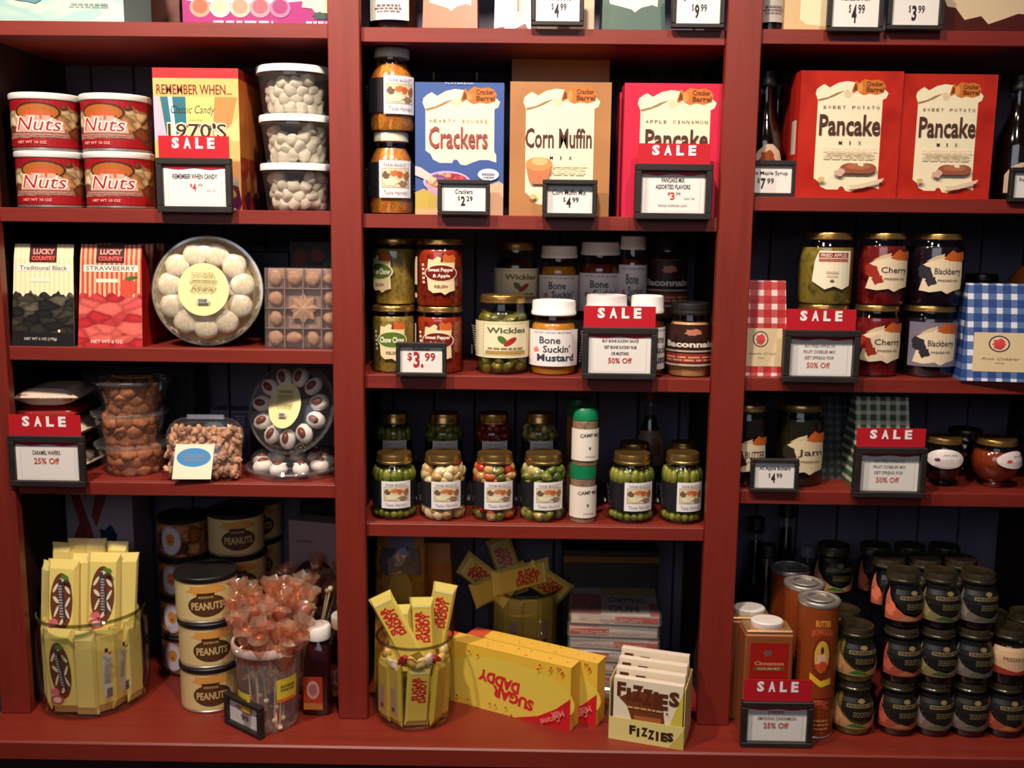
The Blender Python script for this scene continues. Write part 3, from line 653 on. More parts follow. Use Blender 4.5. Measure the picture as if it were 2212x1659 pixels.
# --- round and square trays
def shell_profile(R, D): return [(R, 0), (R * .97, .002), (R * .93, D * .5), (R * .88, D * .85), (R * .80, D), (0, D)]
def cookie_mesh(r, seed, c, bumpy=.06, h=.55):
    return lump(r, c, seed, 3, (1, 1, h), bumpy)
SUG = mottle([(240, 232, 212), (226, 204, 164), (244, 238, 226)], 90, .8, bump=.4)
def disc_tray(label, C, R, D, tilt, yaw, roll, under, grp):
    """round clear tray; local z is the tray's face direction"""
    M = Matrix.Translation(C) @ Matrix.Rotation(yaw, 4, 'Z') @ Matrix.Rotation(R_(90) - tilt, 4, 'X') @ Matrix.Rotation(roll, 4, 'Z')
    t = thing('round_tray', label, 'tray', C, 0, grp); t.matrix_world = M
    MB().lathe([(0, -D * .4), (R * .85, -D * .4), (R * .96, 0), (R * 1.03, .001), (R * 1.03, .002), (R, .002)], under, 48).obj('tray_base', t, smooth=True)
    MB().lathe(shell_profile(R, D), PLASTIC, 48).obj('clear_cover', t, smooth=True)
    MB().lathe([(R * .99, -.001), (R * 1.04, -.0005), (R * 1.05, .0015), (R * 1.04, .0035), (R * .985, .004)], RIMP, 56).obj('cover_rim', t, smooth=True)
    rib = MB()
    for k in range(36):
        a = 2 * math.pi * k / 36; rib.add(*ribpiece(R, a), PLASTIC)
    rib.obj('rim_ribs', t)
    return t, M
def ribpiece(R, a):
    c, s = math.cos(a), math.sin(a); p = []
    for r, z in ((R * 1.03, .0), (R * .975, .006), (R * .97, .0), ):
        for d in (-.0022, .0022): p.append((r * c - d * s, r * s + d * c, z))
    return p, [(0, 1, 3, 2), (0, 2, 4), (1, 5, 3), (2, 3, 5, 4)]
c0 = at(448, 650, .045); Rr = .0875
t, M = disc_tray('round clear tray of sugared white cookies standing upright', Vector((c0.x, .05, Z + Rr * 1.03 * math.cos(R_(8)) + .003)), Rr, .03, R_(8), R_(4), 0, mat((214, 196, 160), .5), 'trays of cookies')
for k in range(11):
    a = 2 * math.pi * k / 11 + .15; o = link('sugared_cookie', cookie_mesh(.0205, k % 4, SUG, .05, .5)); o.matrix_world = M @ Matrix.Translation((.0605 * math.cos(a), .0605 * math.sin(a), .012)); tag(o, 'round sugared cookie in the upright round tray, %s counterclockwise from the right' % ORD[k], 'cookie', 'sugared cookies ringed in the round tray')
def ovl(g):
    g.ell(.5, .5, .5, .5, (232, 220, 158), 40); g.lines(.22, .42, .78, .74, 9, (178, 164, 112), 5, .45); g.t('COOKIES', .28, .76, .72, .82, (150, 130, 90), .02); g.rect(.38, .24, .62, .33, (196, 192, 186)); g.lines(.4, .25, .6, .32, 1, (100, 100, 110), 5, .9)
g = G(); ovl(g); g.build('oval_label', t, lambda u, v, o: Vector((-.041 + .082 * u, -.043 + .086 * v, .0302 + o)))
# square tray of shortbread
sx0, sx1 = at(576, 665, .04).x, at(735, 665, .04).x; W = sx1 - sx0; H = at(640, 580, .04).z - Z
t = thing('square_tray', 'square clear tray of sorted shortbread cookies against the divider', 'tray', ((sx0 + sx1) / 2, .040, Z), 0, None, rot=(R_(-4), 0, 0)); MT = Matrix.Translation(t.location) @ Euler((R_(-4), 0, 0)).to_matrix().to_4x4()
BR = mottle([(166, 132, 120), (186, 150, 132)], 60, .35)
MB().box(-W / 2, W / 2, .002, .022, 0, H, BR).obj('tray_base', t, bevel=.002)
m = MB(); cw = W / 4.0; chh = H / 4.0
for i in range(5): 
    if i in (0, 4): m.box(-W / 2 + i * cw - .001, -W / 2 + i * cw + .001, -.014, .002, 0, H, PLASTIC); m.box(-W / 2, W / 2, -.014, .002, i * chh - .001, i * chh + .001, PLASTIC)
    else:
        m.box(-W / 2 + i * cw - .0008, -W / 2 + i * cw + .0008, -.008, .002, 0, H, BR)
        m.box(-W / 2, W / 2, -.008, .002, i * chh - .0008, i * chh + .0008, BR)
m.obj('compartment_walls', t)
MB().box(-W / 2, W / 2, -.0145, -.014, 0, H, PLASTIC).obj('clear_cover', t)
SB = mottle([(226, 178, 140), (206, 150, 112), (236, 196, 160)], 50, .6, bump=.2)
shp = [(1, 1, .5), (1.1, .8, .5), (.85, 1.05, .5), (1, 1, .6)]
for i in range(4):
    for j in range(4):
        if i in (1, 2) and j in (1, 2): continue
        o = link('shortbread_cookie', lump(.0125, SB, (i * 3 + j) % 5, 2, shp[(i + j * 2) % 4], .14)); o.matrix_world = MT @ Matrix.Translation((-W / 2 + (i + .5) * cw, -.004, (j + .5) * chh)) @ Matrix.Rotation(R_(90), 4, 'X')
        tag(o, 'small shortbread cookie in the square tray, %s column, %s row from the bottom' % (ORD[i], ORD[j]), 'cookie', 'small cookies in the square tray')
st = []
for k in range(16):
    a = 2 * math.pi * k / 16; r = .0255 if k % 2 == 0 else .0175; st.append((r * math.cos(a), -.004, r * math.sin(a)))
vs = st + [(0, -.0085, 0)] + [(x, .002, z) for x, y, z in st]; fs = [(k, (k + 1) % 16, 16) for k in range(16)] + [((k + 1) % 16, k, 17 + k, 17 + (k + 1) % 16) for k in range(16)]
o = MB().add(vs, fs, SB).obj('star_cookie'); o.matrix_world = MT @ Matrix.Translation((0, -.002, H / 2)); tag(o, 'large star-shaped shortbread cookie in the middle of the square tray', 'cookie')
# dark things behind
bkc = lambda c: mat(c, .5)
carton('dark_box', 'dark box lying behind the round cookie tray', 'box', 455, 625, 545, Z, .20, .08, (36, 36, 42), lambda g: g.rect(.3, .55, .8, .75, (70, 52, 44)))
carton('tomato_box', 'box printed with red tomatoes and leaves, behind the square cookie tray', 'box', 628, 735, 522, Z, .19, .08, (40, 44, 34), lambda g: (g.rect(0, 0, 1, 1, (38, 46, 30)), g.ell(.2, .84, .14, .08, (120, 30, 24)), g.ell(.55, .86, .14, .07, (128, 36, 28)), g.rect(0, .66, 1, .76, (100, 48, 24)), g.ell(.8, .75, .16, .06, (60, 80, 36)), g.rect(0, .5, 1, .62, (70, 60, 24))))
# ================================================================ LEFT BAY, FOURTH ROW
Z = ZS['L'][3]
WF = photo([(206, 178, 160), (150, 36, 30), (230, 214, 196), (110, 50, 34)], (18, 18, 40), (0, .2, 0), .6)
for i in range(5):
    zt = .030 * i; yb = .10 + .012 * (i % 2); a = at(60 + (i % 3) * 6, 900, yb); b = at(196 - (i % 2) * 6, 900, yb)
    hw = (b.x - a.x) / 2; t = thing('wafer_packet', 'red and cream caramel wafer packet, %s from the bottom of the pile' % ['first', 'second', 'third', 'fourth', 'fifth'][i], 'packet', ((a.x + b.x) / 2, yb - .055, Z + .0005 + zt), R_((-3, 4, -2, 3, 5)[i]), 'caramel wafer packets piled behind the sale tag')
    pil = [(-hw, -.0, .012), (-hw * .96, -.0, .004)]
    m = MB(); n = 8; vs = []
    for s in range(n + 1):
        x = -hw + 2 * hw * s / n; e = 1 - abs(2 * s / n - 1) ** 4
        for (yy, zz) in ((0, .5), (.012, .5 - .5 * e), (.10, .5 - .5 * e), (.112, .5), (.10, .5 + .5 * e), (.012, .5 + .5 * e)): vs.append((x, yy, .0285 * zz))
    fs = [(s * 6 + k, s * 6 + (k + 1) % 6, (s + 1) * 6 + (k + 1) % 6, (s + 1) * 6 + k) for s in range(n) for k in range(6)] + [tuple(range(5, -1, -1)), tuple(range(n * 6, n * 6 + 6))]
    m.add(vs, fs, mat([(206, 184, 166), (150, 34, 30)][i % 2], .25)).obj('wrapper', t, smooth=True)
    g = G(); g.rect(.04, .25, .96, .75, [(150, 34, 30), (216, 196, 176)][i % 2]); g.t('WAFERS', .2, .35, .8, .65, [(226, 210, 190), (120, 40, 30)][i % 2]); g.build('wrapper_print', t, lambda u, v, o: Vector((-hw * .9 + hw * 1.8 * u, .0115 * abs(2 * v - 1) - .0018 - o + .001, .004 + .0205 * v)))
price_tag('sale price tag reading CARAMEL WAFERS 25% Off at the left end of its shelf', 18, 182, 942, 1052, sale=(14, 170, 897), draw=card([('CARAMEL WAFERS', .26, .66, .70, .77, DK), ('25% Off', .28, .42, .68, .58, RD)]))
CK = mottle([(150, 84, 46), (178, 112, 66), (120, 62, 34)], 70, .7, bump=.4)
P0, R0, H0 = cylfit(212, 356, 830, Z, .03); R0 = .061; P0.y = .03 + R0
for i, nm in enumerate(('bottom', 'middle', 'top')):
    hh = .0545; P = Vector((P0.x + .003 - (.002, .005, -.001)[i], P0.y, Z + i * (hh + .0005)))
    t = tub('clear deli tub of brown nut cookies, %s of the stack' % nm, P, R0, hh, None, PLASTIC, .82, .006, 'deli tubs of brown cookies', 'deli_tub')
    MB().lathe([(R0 * .97, hh - .006), (R0 * 1.05, hh - .005), (R0 * 1.05, hh - .002), (R0 * .96, hh), (0, hh)], PLASTIC, 40).obj('clear_lid', t, smooth=True)
    MB().lathe([(R0 * 1.0, hh - .0055), (R0 * 1.06, hh - .006), (R0 * 1.07, hh - .0035), (R0 * 1.06, hh - .001), (R0 * 1.0, hh - .0015)], RIMP, 40).obj('lid_rim', t, smooth=True)
    if i == 2:
        g = G(); g.ell(.5, .5, .5, .5, (226, 196, 116), 24); g.lines(.2, .3, .8, .7, 4, (170, 130, 70), 3); g.build('oval_label', t, onz(-.034, .034, -.02, .03, hh))
    rnd = random.Random(60 + i)
    for lz in range(3):
        n = 6
        for k in range(n):
            a = R_(-105 + 210 * (k + .5 * (lz % 2)) / (n - .5)); zz = .010 + lz * .0145; rr = R0 * (.82 + .15 * zz / hh) - .021
            o = link('nut_cookie', cookie_mesh(.0165, rnd.randint(0, 5), CK, .09, .62), loc=(P.x + rr * math.sin(a), P.y - rr * math.cos(a), P.z + zz), rot=(R_(70) + rnd.uniform(-.5, .5), rnd.uniform(-.4, .4), a + rnd.uniform(-.4, .4)))
            tag(o, 'brown lumpy cookie in the %s deli tub, %s from the left, %s layer up' % (nm, ORD[k], ORD[lz]), 'cookie', 'brown cookies in the %s deli tub' % nm)
# clamshell with candied nuts
cx0, cx1 = at(357, 970, .05).x, at(533, 970, .05).x; W = cx1 - cx0; H = at(445, 897, .07).z - Z
t = thing('clamshell', 'clear clamshell of sugared nuts leaning back, blue oval on its card', 'clamshell', ((cx0 + cx1) / 2, .030, Z + .001), 0, None, rot=(R_(-16), 0, R_(3)))
def rsq(W, H, k=.22, n=6, sh=.0):
    p = []
    for (cx, cz, a0) in ((W / 2 - W * k, W * k * .5, -90), (W / 2 - W * k * 1.2 , H - W * k, 0), (-W / 2 + W * k * 1.2, H - W * k, 90), (-W / 2 + W * k, W * k * .5, 180)):
        rr = W * k if cz > W * k * .6 else W * k * .5
        for i in range(n):
            a = R_(a0 + 90 * i / (n - 1)); p.append((cx + rr * math.cos(a) + (sh if 0 else 0), cz + rr * math.sin(a)))
    return p
def loft(rings, m, cap0=True, cap1=True):
    vs = []; fs = []; n = len(rings[0])
    for r in rings: vs += r
    for i in range(len(rings) - 1):
        for j in range(n): fs.append((i * n + j, i * n + (j + 1) % n, (i + 1) * n + (j + 1) % n, (i + 1) * n + j))
    if cap0: fs.append(tuple(range(n - 1, -1, -1)))
    if cap1: fs.append(tuple(range((len(rings) - 1) * n, len(rings) * n)))
    return MB().add(vs, fs, m)
base = rsq(W, H)
def ring(sc, y): 
    cz = H / 2; return [(x * sc, y, cz + (z - cz) * sc) for x, z in base]
loft([ring(1.0, 0), ring(1.02, .002), ring(.95, .03), ring(.8, .034)], PLASTIC, False, True).obj('tray_half', t, smooth=True)
loft([ring(1.0, 0), ring(1.03, -.001), ring(.97, -.004), ring(.90, -.022), ring(.84, -.025)], PLASTIC, False, True).obj('lid_half', t, smooth=True)
MB().box(-W * .22, W * .22, -.004, .004, H * .985, H * 1.06, PLASTIC).obj('hinge_tab', t)
NU = mottle([(176, 120, 84), (206, 158, 122), (150, 92, 60)], 80, .7, bump=.4); rnd = random.Random(5); mb = MB()
for i in range(230):
    x, z = rnd.uniform(-.43, .43) * W, rnd.uniform(.06, .86) * H
    if abs(x) > W * .38 and z > H * .75: continue
    addmesh(mb, lump(.0062, NU, rnd.randint(0, 4), 1, (1.3, .9, .8), .15), Matrix.Translation((x, rnd.uniform(-.012, .006), z)) @ Euler((rnd.random() * 3, rnd.random() * 3, rnd.random() * 3)).to_matrix().to_4x4())
mb.box(-W * .42, W * .42, .004, .02, .06 * H, .86 * H, NU)
o = mb.obj('sugared_nuts', t, smooth=False); o['kind'] = 'stuff'
g = G(); g.rect(0, 0, 1, 1, (236, 228, 200)); g.ell(.5, .62, .44, .27, (70, 140, 196), 28); g.t('SUGAR & SPICE', .2, .62, .8, .72, (150, 130, 130), .02); g.t('PECANS', .28, .5, .72, .59, (150, 130, 130), .02); g.build('card_label', t, lambda u, v, o: Vector((-W * .32 + W * .46 * u + v * .004, -.0262 - o - .0, .0 + H * .56 * v)))
# trays with chocolate kiss cookies
TR2 = mottle([(232, 226, 222), (214, 200, 196)], 30, .5)
def kiss_tray(label, C, R, tilt, yaw, n, lab_, grp, glab):
    t, M = disc_tray(label, C, R, .026, tilt, yaw, 0, PLASTIC, 'trays of cookies')
    for k in range(n):
        a = 2 * math.pi * (k + .4) / n
        c = thing('thumbprint_cookie', glab + ', %s counterclockwise from the right' % ORD[k], 'cookie', (0, 0, 0), 0, grp); c.matrix_world = M @ Matrix.Translation((R * .70 * math.cos(a), R * .70 * math.sin(a), .006)) @ Matrix.Rotation(a, 4, 'Z')
        link('cookie', lump(.0185, mat((232, 222, 212), .7), k % 3, 2, (1.0, .8, .65), .05), c)
        link('nut_center', lump(.0085, mat((122, 52, 28), .35), k % 3, 2, (1.25, .8, .7), .04), c, loc=(0, 0, .0095))
    if lab_: g = G(); ovl(g); g.build('oval_label', t, lambda u, v, o: Vector((-.030 + .060 * u, -.040 + .080 * v, .0262 + o)))
    return t, M
zl = Z + .006
kiss_tray('round clear tray of thumbprint cookies lying flat at the right end', Vector((at(632, 1020, .09).x, .098, Z + .011)), .079, R_(90), 0, 9, False, 'thumbprint cookies in the flat tray', 'white thumbprint cookie seen edge-on in the flat tray')
cc = at(627, 898, .07)
kiss_tray('round clear tray of thumbprint cookies propped on the flat tray', Vector((cc.x, .085, Z + .040 + .076)), .078, R_(20), R_(-16), 11, True, 'thumbprint cookies in the propped tray', 'white thumbprint cookie in the propped round tray')
for i, pxx in enumerate((455, 500)):
    for j in range(2):
        carton('small_carton', 'small purple striped carton behind the clamshell, %s %s' % (('lower', 'upper')[j], ('left', 'right')[i]), 'box', pxx, pxx + 40, 900, Z + j * .0455, .19, .05, (88, 78, 104), lambda g: (g.rect(.1, .3, .9, .9, (54, 48, 84)), g.lines(.2, .35, .8, .85, 4, (130, 120, 140), 2)), group='small striped cartons', H=.045)
carton('long_dark_box', 'long black box lying behind the deli tubs', 'box', 215, 420, 790, Z, .20, .08, (22, 22, 26), lambda g: g.rect(.1, .2, .9, .9, (30, 32, 44)))
# ================================================================ LEFT BAY, DECK
Z = ZS['L'][4]
def bar_mesh(w_, l, t_, col, rough=.3):
    vs = []; n = 10
    for s in range(n + 1):
        v = s / n; z = l * v; e = min(1, min(v, 1 - v) / .09); e = .12 + .88 * math.sin(min(1, e) * math.pi / 2); ww = w_ / 2 * (1.04 if e < .5 else 1)
        for (a, b) in ((-1, 0), (-.8, -1), (.8, -1), (1, 0), (.8, 1), (-.8, 1)): vs.append((a * ww, b * t_ / 2 * e, z))
    fs = [(s * 6 + k, s * 6 + (k + 1) % 6, (s + 1) * 6 + (k + 1) % 6, (s + 1) * 6 + k) for s in range(n) for k in range(6)] + [tuple(range(5, -1, -1)), tuple(range(n * 6, n * 6 + 6))]
    return MB().add(vs, fs, mat(col, rough)).mesh('wrapper')
def candy_bar(proto, name, label, group, M, cat='candy bar'):
    o = dup(proto, label); o['group'] = group; o.matrix_world = M; return o
def mkproto(name, cat, w_, l, t_, col, gf, back=None):
    r = thing(name, 'x', cat, (0, 0, -5)); link('wrapper', bar_mesh(w_, l, t_, col), r)
    g = G(w_ * .8 / (l * .8)); gf(g); g.build('wrapper_print', r, flat(-w_ * .4, w_ * .4, -t_ / 2, l * .1, l * .9), eps=.00012); return r
def nougat(g):
    g.rect(0, 0, 1, 1, (238, 214, 120)); g.ell(.5, .52, .46, .42, (112, 60, 40), 26)
    for i, (x, y, a) in enumerate([(.25, .72, .5), (.75, .7, -.4), (.28, .55, -.3), (.76, .52, .6), (.3, .38, .7), (.74, .36, -.6), (.5, .84, .2), (.55, .24, .4)]): g.ell(x, y, .13, .035, (236, 220, 190), 10, a)
    g.poly([(.36, .84), (.50, .86), (.72, .3), (.60, .22)], (70, 62, 72)); g.lines(.46, .3, .62, .8, 12, (180, 176, 180), 3, .5)
    g.ell(.35, .12, .3, .075, (196, 84, 84)); g.ell(.35, .12, .18, .045, (236, 200, 190)); g.blob(.3, .25, .2, .05, (220, 110, 120), 3); g.blob(.75, .9, .16, .04, (80, 130, 50), 4)
def nougatback(g): g.rect(0, 0, 1, 1, (232, 204, 110)); g.rect(.3, .1, .8, .75, (214, 206, 196)); g.lines(.34, .3, .76, .72, 14, (160, 150, 140), 4); g.rect(.38, .12, .72, .26, (110, 104, 110)); g.rect(.3, .8, .5, .86, (60, 50, 50)); g.blob(.6, .78, .12, .02, (206, 90, 90), 3)
NB = mkproto('nougat_bar', 'candy bar', .054, .150, .014, (232, 208, 118), nougat)
NB2 = mkproto('nougat_bar', 'candy bar', .036, .150, .012, (228, 200, 108), nougatback)
NB3 = mkproto('nougat_bar', 'candy bar', .036, .150, .012, (236, 214, 130), lambda g: g.rect(0, 0, 1, 1, (234, 210, 122)))
def glassjar(label, P, R, H, waist=.97):
    t = thing('glass_jar', label, 'jar', P)
    MB().lathe([(0, .003), (R * .80, .003), (R * .80, 0), (R * .90, .002), (R * .97, .012), (R, .04), (R, H * .72), (R * .985, H * .84), (R * .93, H * .9), (R * .93, H * .97), (R * .96, H * .985), (R * .96, H), (R * .92, H)], GLASS, 48).obj('glass_body', t, smooth=True)
    MB().lathe([(R * .93, H * .965), (R * .975, H * .97), (R * .985, H * .985), (R * .96, H * 1.004), (R * .925, H * .99), (R * .93, H * .965)], clear((.62, .66, .52), .22, .06), 48).obj('glass_rim', t, smooth=True)
    return t
def mid(px, py, r): p = on(px, py, Z); yc = p.y + r; return Vector((at(px, rod(Z, yc, px), yc).x, yc, Z))
RJ = .094; PJ = mid(207, 1562, RJ); HJ = .172
glassjar('wide glass jar crammed with yellow nougat bars at the left end of the deck', PJ, RJ, HJ)
def place(M0, a, rr, z, tilt=0.0, lean=0.0):
    return Matrix.Translation(M0) @ Matrix.Rotation(a, 4, 'Z') @ Matrix.Translation((0, -rr, z)) @ Matrix.Rotation(tilt, 4, 'Y') @ Matrix.Rotation(lean, 4, 'X')
rnd = random.Random(8)
for k, (adeg, pr, tl) in enumerate([(-78, NB3, .0), (-52, NB3, .02), (-14, NB, -.10), (15, NB3, .0), (36, NB2, .02), (58, NB2, .0), (80, NB3, 0), (105, NB3, 0), (-105, NB3, 0), (140, NB3, 0), (-140, NB3, 0)]):
    candy_bar(pr, 'nougat_bar', 'yellow-wrapped nougat bar inside the wide jar, ' + ['left side', 'front left', 'front, oval print showing', 'front, plain, right of the oval', 'front right, white strip', 'right, second white strip', 'right side', 'right, towards the back', 'left, towards the back', 'back right', 'back left'][k], 'nougat bars in the lower layer', place(PJ, R_(adeg), RJ - .017 - .004 * (k % 3), .006, tl) @ Matrix.Rotation(R_((9, -12, 4, -14, 10, 16, -8, 5, 0, 7, 3)[k]), 4, 'Z'))
for k, (x, y, z, tl, ln, rz, pr) in enumerate([(-.031, -.046, .118, .02, .10, -.06, NB), (.036, -.040, .130, .05, .08, .10, NB), (-.072, -.012, .105, .05, .05, -.5, NB3), (-.05, .0, .135, .02, .05, -.1, NB3), (-.02, .004, .142, 0, .04, 0, NB3), (.012, .004, .142, .0, .04, .1, NB3), (.045, .002, .138, .04, .04, .1, NB3), (.066, -.02, .125, .08, .02, .4, NB3), (.0, -.03, .125, .0, .06, 0, NB3)]):
    candy_bar(pr, 'nougat_bar', 'yellow-wrapped nougat bar sticking up above the wide jar, ' + ['front left, oval print', 'front right, oval print', 'far left edge', 'back, second from left', 'back, third from left', 'back, fourth from left', 'back, fifth from left', 'far right edge', 'between the two oval-printed ones'][k], 'nougat bars above the rim', Matrix.Translation(PJ + Vector((x, y, z))) @ Matrix.Rotation(rz, 4, 'Z') @ Matrix.Rotation(tl, 4, 'Y') @ Matrix.Rotation(-ln, 4, 'X'))
for o in (NB, NB2, NB3): o.location.z = 0
candy_dump = [(NB, (-.02, .03, .008)), (NB2, (.03, .03, .008)), (NB3, (.0, .055, .008))]
for o, d in candy_dump: o.location = PJ + Vector(d); o['label'] = 'yellow-wrapped nougat bar standing inside the wide glass jar, hidden behind the others'; o['group'] = 'nougat bars in the middle of the jar'
# box with diagonal red stripes at the back
carton('striped_carton', 'carton with red diagonal bands and a dark blue figure, behind the nougat bars', 'box', 150, 292, 1020, Z, .20, .09, (150, 138, 150), lambda g: (g.rect(0, 0, 1, 1, (150, 136, 146)), g.poly([(0, 1), (.12, 1), (.45, .62), (.3, .6)], (128, 44, 44)), g.poly([(.55, 1), (.75, 1), (.45, .72), (.38, .78)], (128, 44, 44)), g.poly([(0, .6), (.28, .8), (.28, .5), (0, .3)], (120, 40, 40)), g.blob(.62, .66, .14, .07, (24, 32, 60), 3), g.rect(.59, .5, .65, .66, (24, 32, 60)), g.blob(.55, .55, .12, .04, (150, 90, 60), 3)))
# mixed nut tins
NP = photo([(150, 76, 40), (190, 118, 66), (96, 44, 28), (206, 150, 92)], (70, 70, 90), (0, .3, 0), .3)
def mixwrap(g): g.rect(0, 0, 1, 1, NP); g.ell(.42, .5, .115, .45, (180, 172, 190), 28); g.ell(.42, .48, .10, .39, (206, 196, 206), 28); g.poly([(.37, .62), (.40, .72), (.44, .72), (.47, .62), (.46, .4), (.42, .34), (.38, .4)], (206, 128, 50)); g.ell(.42, .48, .012, .03, (40, 30, 30))
p = mid(408, 1462, .047)
for i, nm in enumerate(('bottom', 'third', 'second', 'top')):
    tin('mixed nut tin with black lid and orange badge, %s of its stack' % (nm if i in (0, 3) else nm + ' from the top'), 0, 0, 0, 0, 0, mat((110, 56, 36), .3), BLACKP, .09, mixwrap, (-110, 110), 'mixed nut tins', fit=(Vector((p.x, p.y, Z + i * .0755)), .047, .0755), rz=R_(0 + 2 * i), name='nut_tin', rim=BLACKP)
def pean(g):
    g.rect(0, 0, 1, 1, (214, 188, 130)); g.blob(.5, .82, .16, .14, (212, 150, 72), 3, j=.2); g.ell(.5, .40, .155, .30, (70, 40, 22), 30); g.ell(.5, .40, .145, .28, (84, 50, 28), 30); g.rect(.42, .62, .56, .74, (70, 40, 22)); g.lines(.43, .6, .56, .68, 1, (170, 130, 84), 3, .8); g.t('PEANUTS', .375, .29, .625, .5, (206, 176, 120), .03, 0, 0, .0)
def stack(px, py, R, n, dz, lab_, jit, dark=False, first=0):
    p = mid(px, py, R)
    for i in range(n):
        nm = {0: 'bottom', n - 1: 'top'}.get(i, ['', 'second', 'third', 'fourth'][i] + ' from the bottom')
        tin('cream peanut tin with black lid, %s of the %s' % (nm, lab_), 0, 0, 0, 0, 0, mat((206, 180, 124), .32), BLACKP, .10, pean, (-115, 115), 'peanut tins', fit=(Vector((p.x + jit[i % len(jit)], p.y, Z + i * dz)), R, dz), rz=R_(18 + 3 * (i % 2)), name='peanut_tin')
stack(459, 1543, .0535, 3, .0815, 'front stack', (.0, .0, -.003))
stack(520, 1474, .0515, 4, .0800, 'back stack', (0, .001, .003, 0))
stack(560, 1425, .0500, 4, .0790, 'stack furthest back', (0, .002))
carton('nut_carton', 'grey-pink carton with brown oval badge leaning against the divider', 'box', 622, 745, 1128, Z, .185, .045, (142, 122, 124), lambda g: (g.rect(0, 0, 1, 1, (150, 128, 130)), g.ell(.5, .60, .4, .16, (70, 34, 28)), g.ell(.5, .60, .3, .11, (96, 60, 60)), g.rect(0, 0, 1, .38, (90, 44, 32)), g.lines(.1, .86, .5, .89, 1, (110, 96, 100), 2)), rz=R_(-14))
carton('black_carton', 'black carton behind the grey-pink nut carton', 'box', 650, 735, 1090, Z, .262, .045, (22, 22, 26))
# lollipops
AMB = mat((170, 84, 44), .15, coat=.8); STK = mat((228, 206, 170), .5); CEL = clear((1.0, .66, .46), .22, .10, .16)
lr = thing('lollipop', 'x', 'lollipop', (0, 0, -5))
MB().tube((0, 0, 0), (0, 0, .115), .0016, .0016, STK, 6).obj('stick', lr); link('stick_knob', lump(.0052, STK, 0, 2, (1, 1, 1), .02), lr, loc=(0, 0, .001))
link('candy', lump(.0125, AMB, 2, 2, (1, .7, 1.2), .05), lr, loc=(0, 0, .122))
cv = []; cf = []; rn = random.Random(3)
for s, (r, z) in enumerate(((.004, .100), (.015, .112), (.0165, .130), (.006, .140), (.012, .152), (.017, .165))):
    for k in range(10): a = 2 * math.pi * k / 10; q = r * (1 + rn.uniform(-.28, .28)); cv.append((q * math.cos(a), q * math.sin(a), z + rn.uniform(-.004, .004)))
cf = [(s * 10 + k, s * 10 + (k + 1) % 10, (s + 1) * 10 + (k + 1) % 10, (s + 1) * 10 + k) for s in range(5) for k in range(10)]
MB().add(cv, cf, CEL).obj('cellophane_wrapper', lr, smooth=True)
PT = mid(583, 1590, .053); PT.z = Z
tt = tub('frosted plastic tub of amber lollipops with yellow stickers', PT, .056, .150, None, clear((.98, .96, .95), .10, .12, .10), .86, .006, None, 'lollipop_tub')
MB().lathe([(.0545, .134), (.0590, .135), (.0600, .138), (.0600, .148), (.0585, .150), (.0560, .150), (.0545, .148)], mat((206, 178, 170), .35, trans=.2), 48).obj('rim', tt, smooth=True)
for (a0, a1, z0, z1) in ((-62, -22, .035, .07), (28, 72, .055, .095)):
    g = G(); g.rect(0, 0, 1, 1, (222, 196, 60)); g.lines(.15, .45, .85, .8, 2, (120, 110, 50), 3); 
    if a0 > 0: g.rect(0, 0, .9, .14, (226, 110, 40))
    g.build('yellow_sticker', tt, cyl(lambda v, z0=z0, z1=z1: .056 * (.86 + .12 * (z0 + (z1 - z0) * v) / .14) + .0006, a0, a1, z0, z1), ucut=6)
rnd = random.Random(21); first = True
def pop(P, x, y, z, tx, ty, rz, lab_, grp, flip=False):
    M = Matrix.Translation(P + Vector((x, y, z))) @ Matrix.Rotation(ty, 4, 'Y') @ Matrix.Rotation(tx, 4, 'X') @ Matrix.Rotation(rz, 4, 'Z')
    if flip: M = M @ Matrix.Translation((0, 0, .13)) @ Matrix.Rotation(math.pi, 4, 'X')
    o = dup(lr, lab_); o['group'] = grp; o.matrix_world = M
for k in range(22):
    a = rnd.uniform(0, 6.28); r = .040 * math.sqrt(rnd.random()); x, y = r * math.cos(a), r * math.sin(a)
    pop(PT, x * .7, y * .7 + (.002), .030 + .055 * rnd.random() * (1 if y > -.01 else .5), y * -8 * -1 * .9 * -1, x * 9, rnd.random() * 6, 'amber lollipop in clear wrapper, head up in the frosted tub', 'lollipops in the front tub')
for (x, y, z) in ((-.02, -.036, .012), (-.008, -.040, .008), (.018, -.037, .018), (.030, -.030, .020), (.026, -.036, .006)):
    pop(PT, x, y, z, -.02, x * 2, 0, 'amber lollipop in clear wrapper, stick knob resting at the bottom front of the tub', 'lollipops along the front of the tub')
P2 = mid(655, 1525, .05); P2.y += .045; P2.z = Z
tb = tub('second clear tub of lollipops, behind the frosted tub and syrup bottles', P2, .050, .145, None, clear((.98, .96, .95), .08, .1, .05), .86, .006, None, 'lollipop_tub')
for k in range(15):
    a = 2 * math.pi * k / 15 * 2.4; r = .033 * math.sqrt((k + 1) / 15); x, y = r * math.cos(a), r * math.sin(a)
    pop(P2, x * .7, y * .7, .045 + .03 * rnd.random(), y * -9, x * 9, k, 'amber lollipop sticking out of the rear tub', 'lollipops in the rear tub', k % 2 == 0)
lr.location = P2 + Vector((0, .01, .03)); lr['label'] = 'amber lollipop standing in the middle of the rear tub'
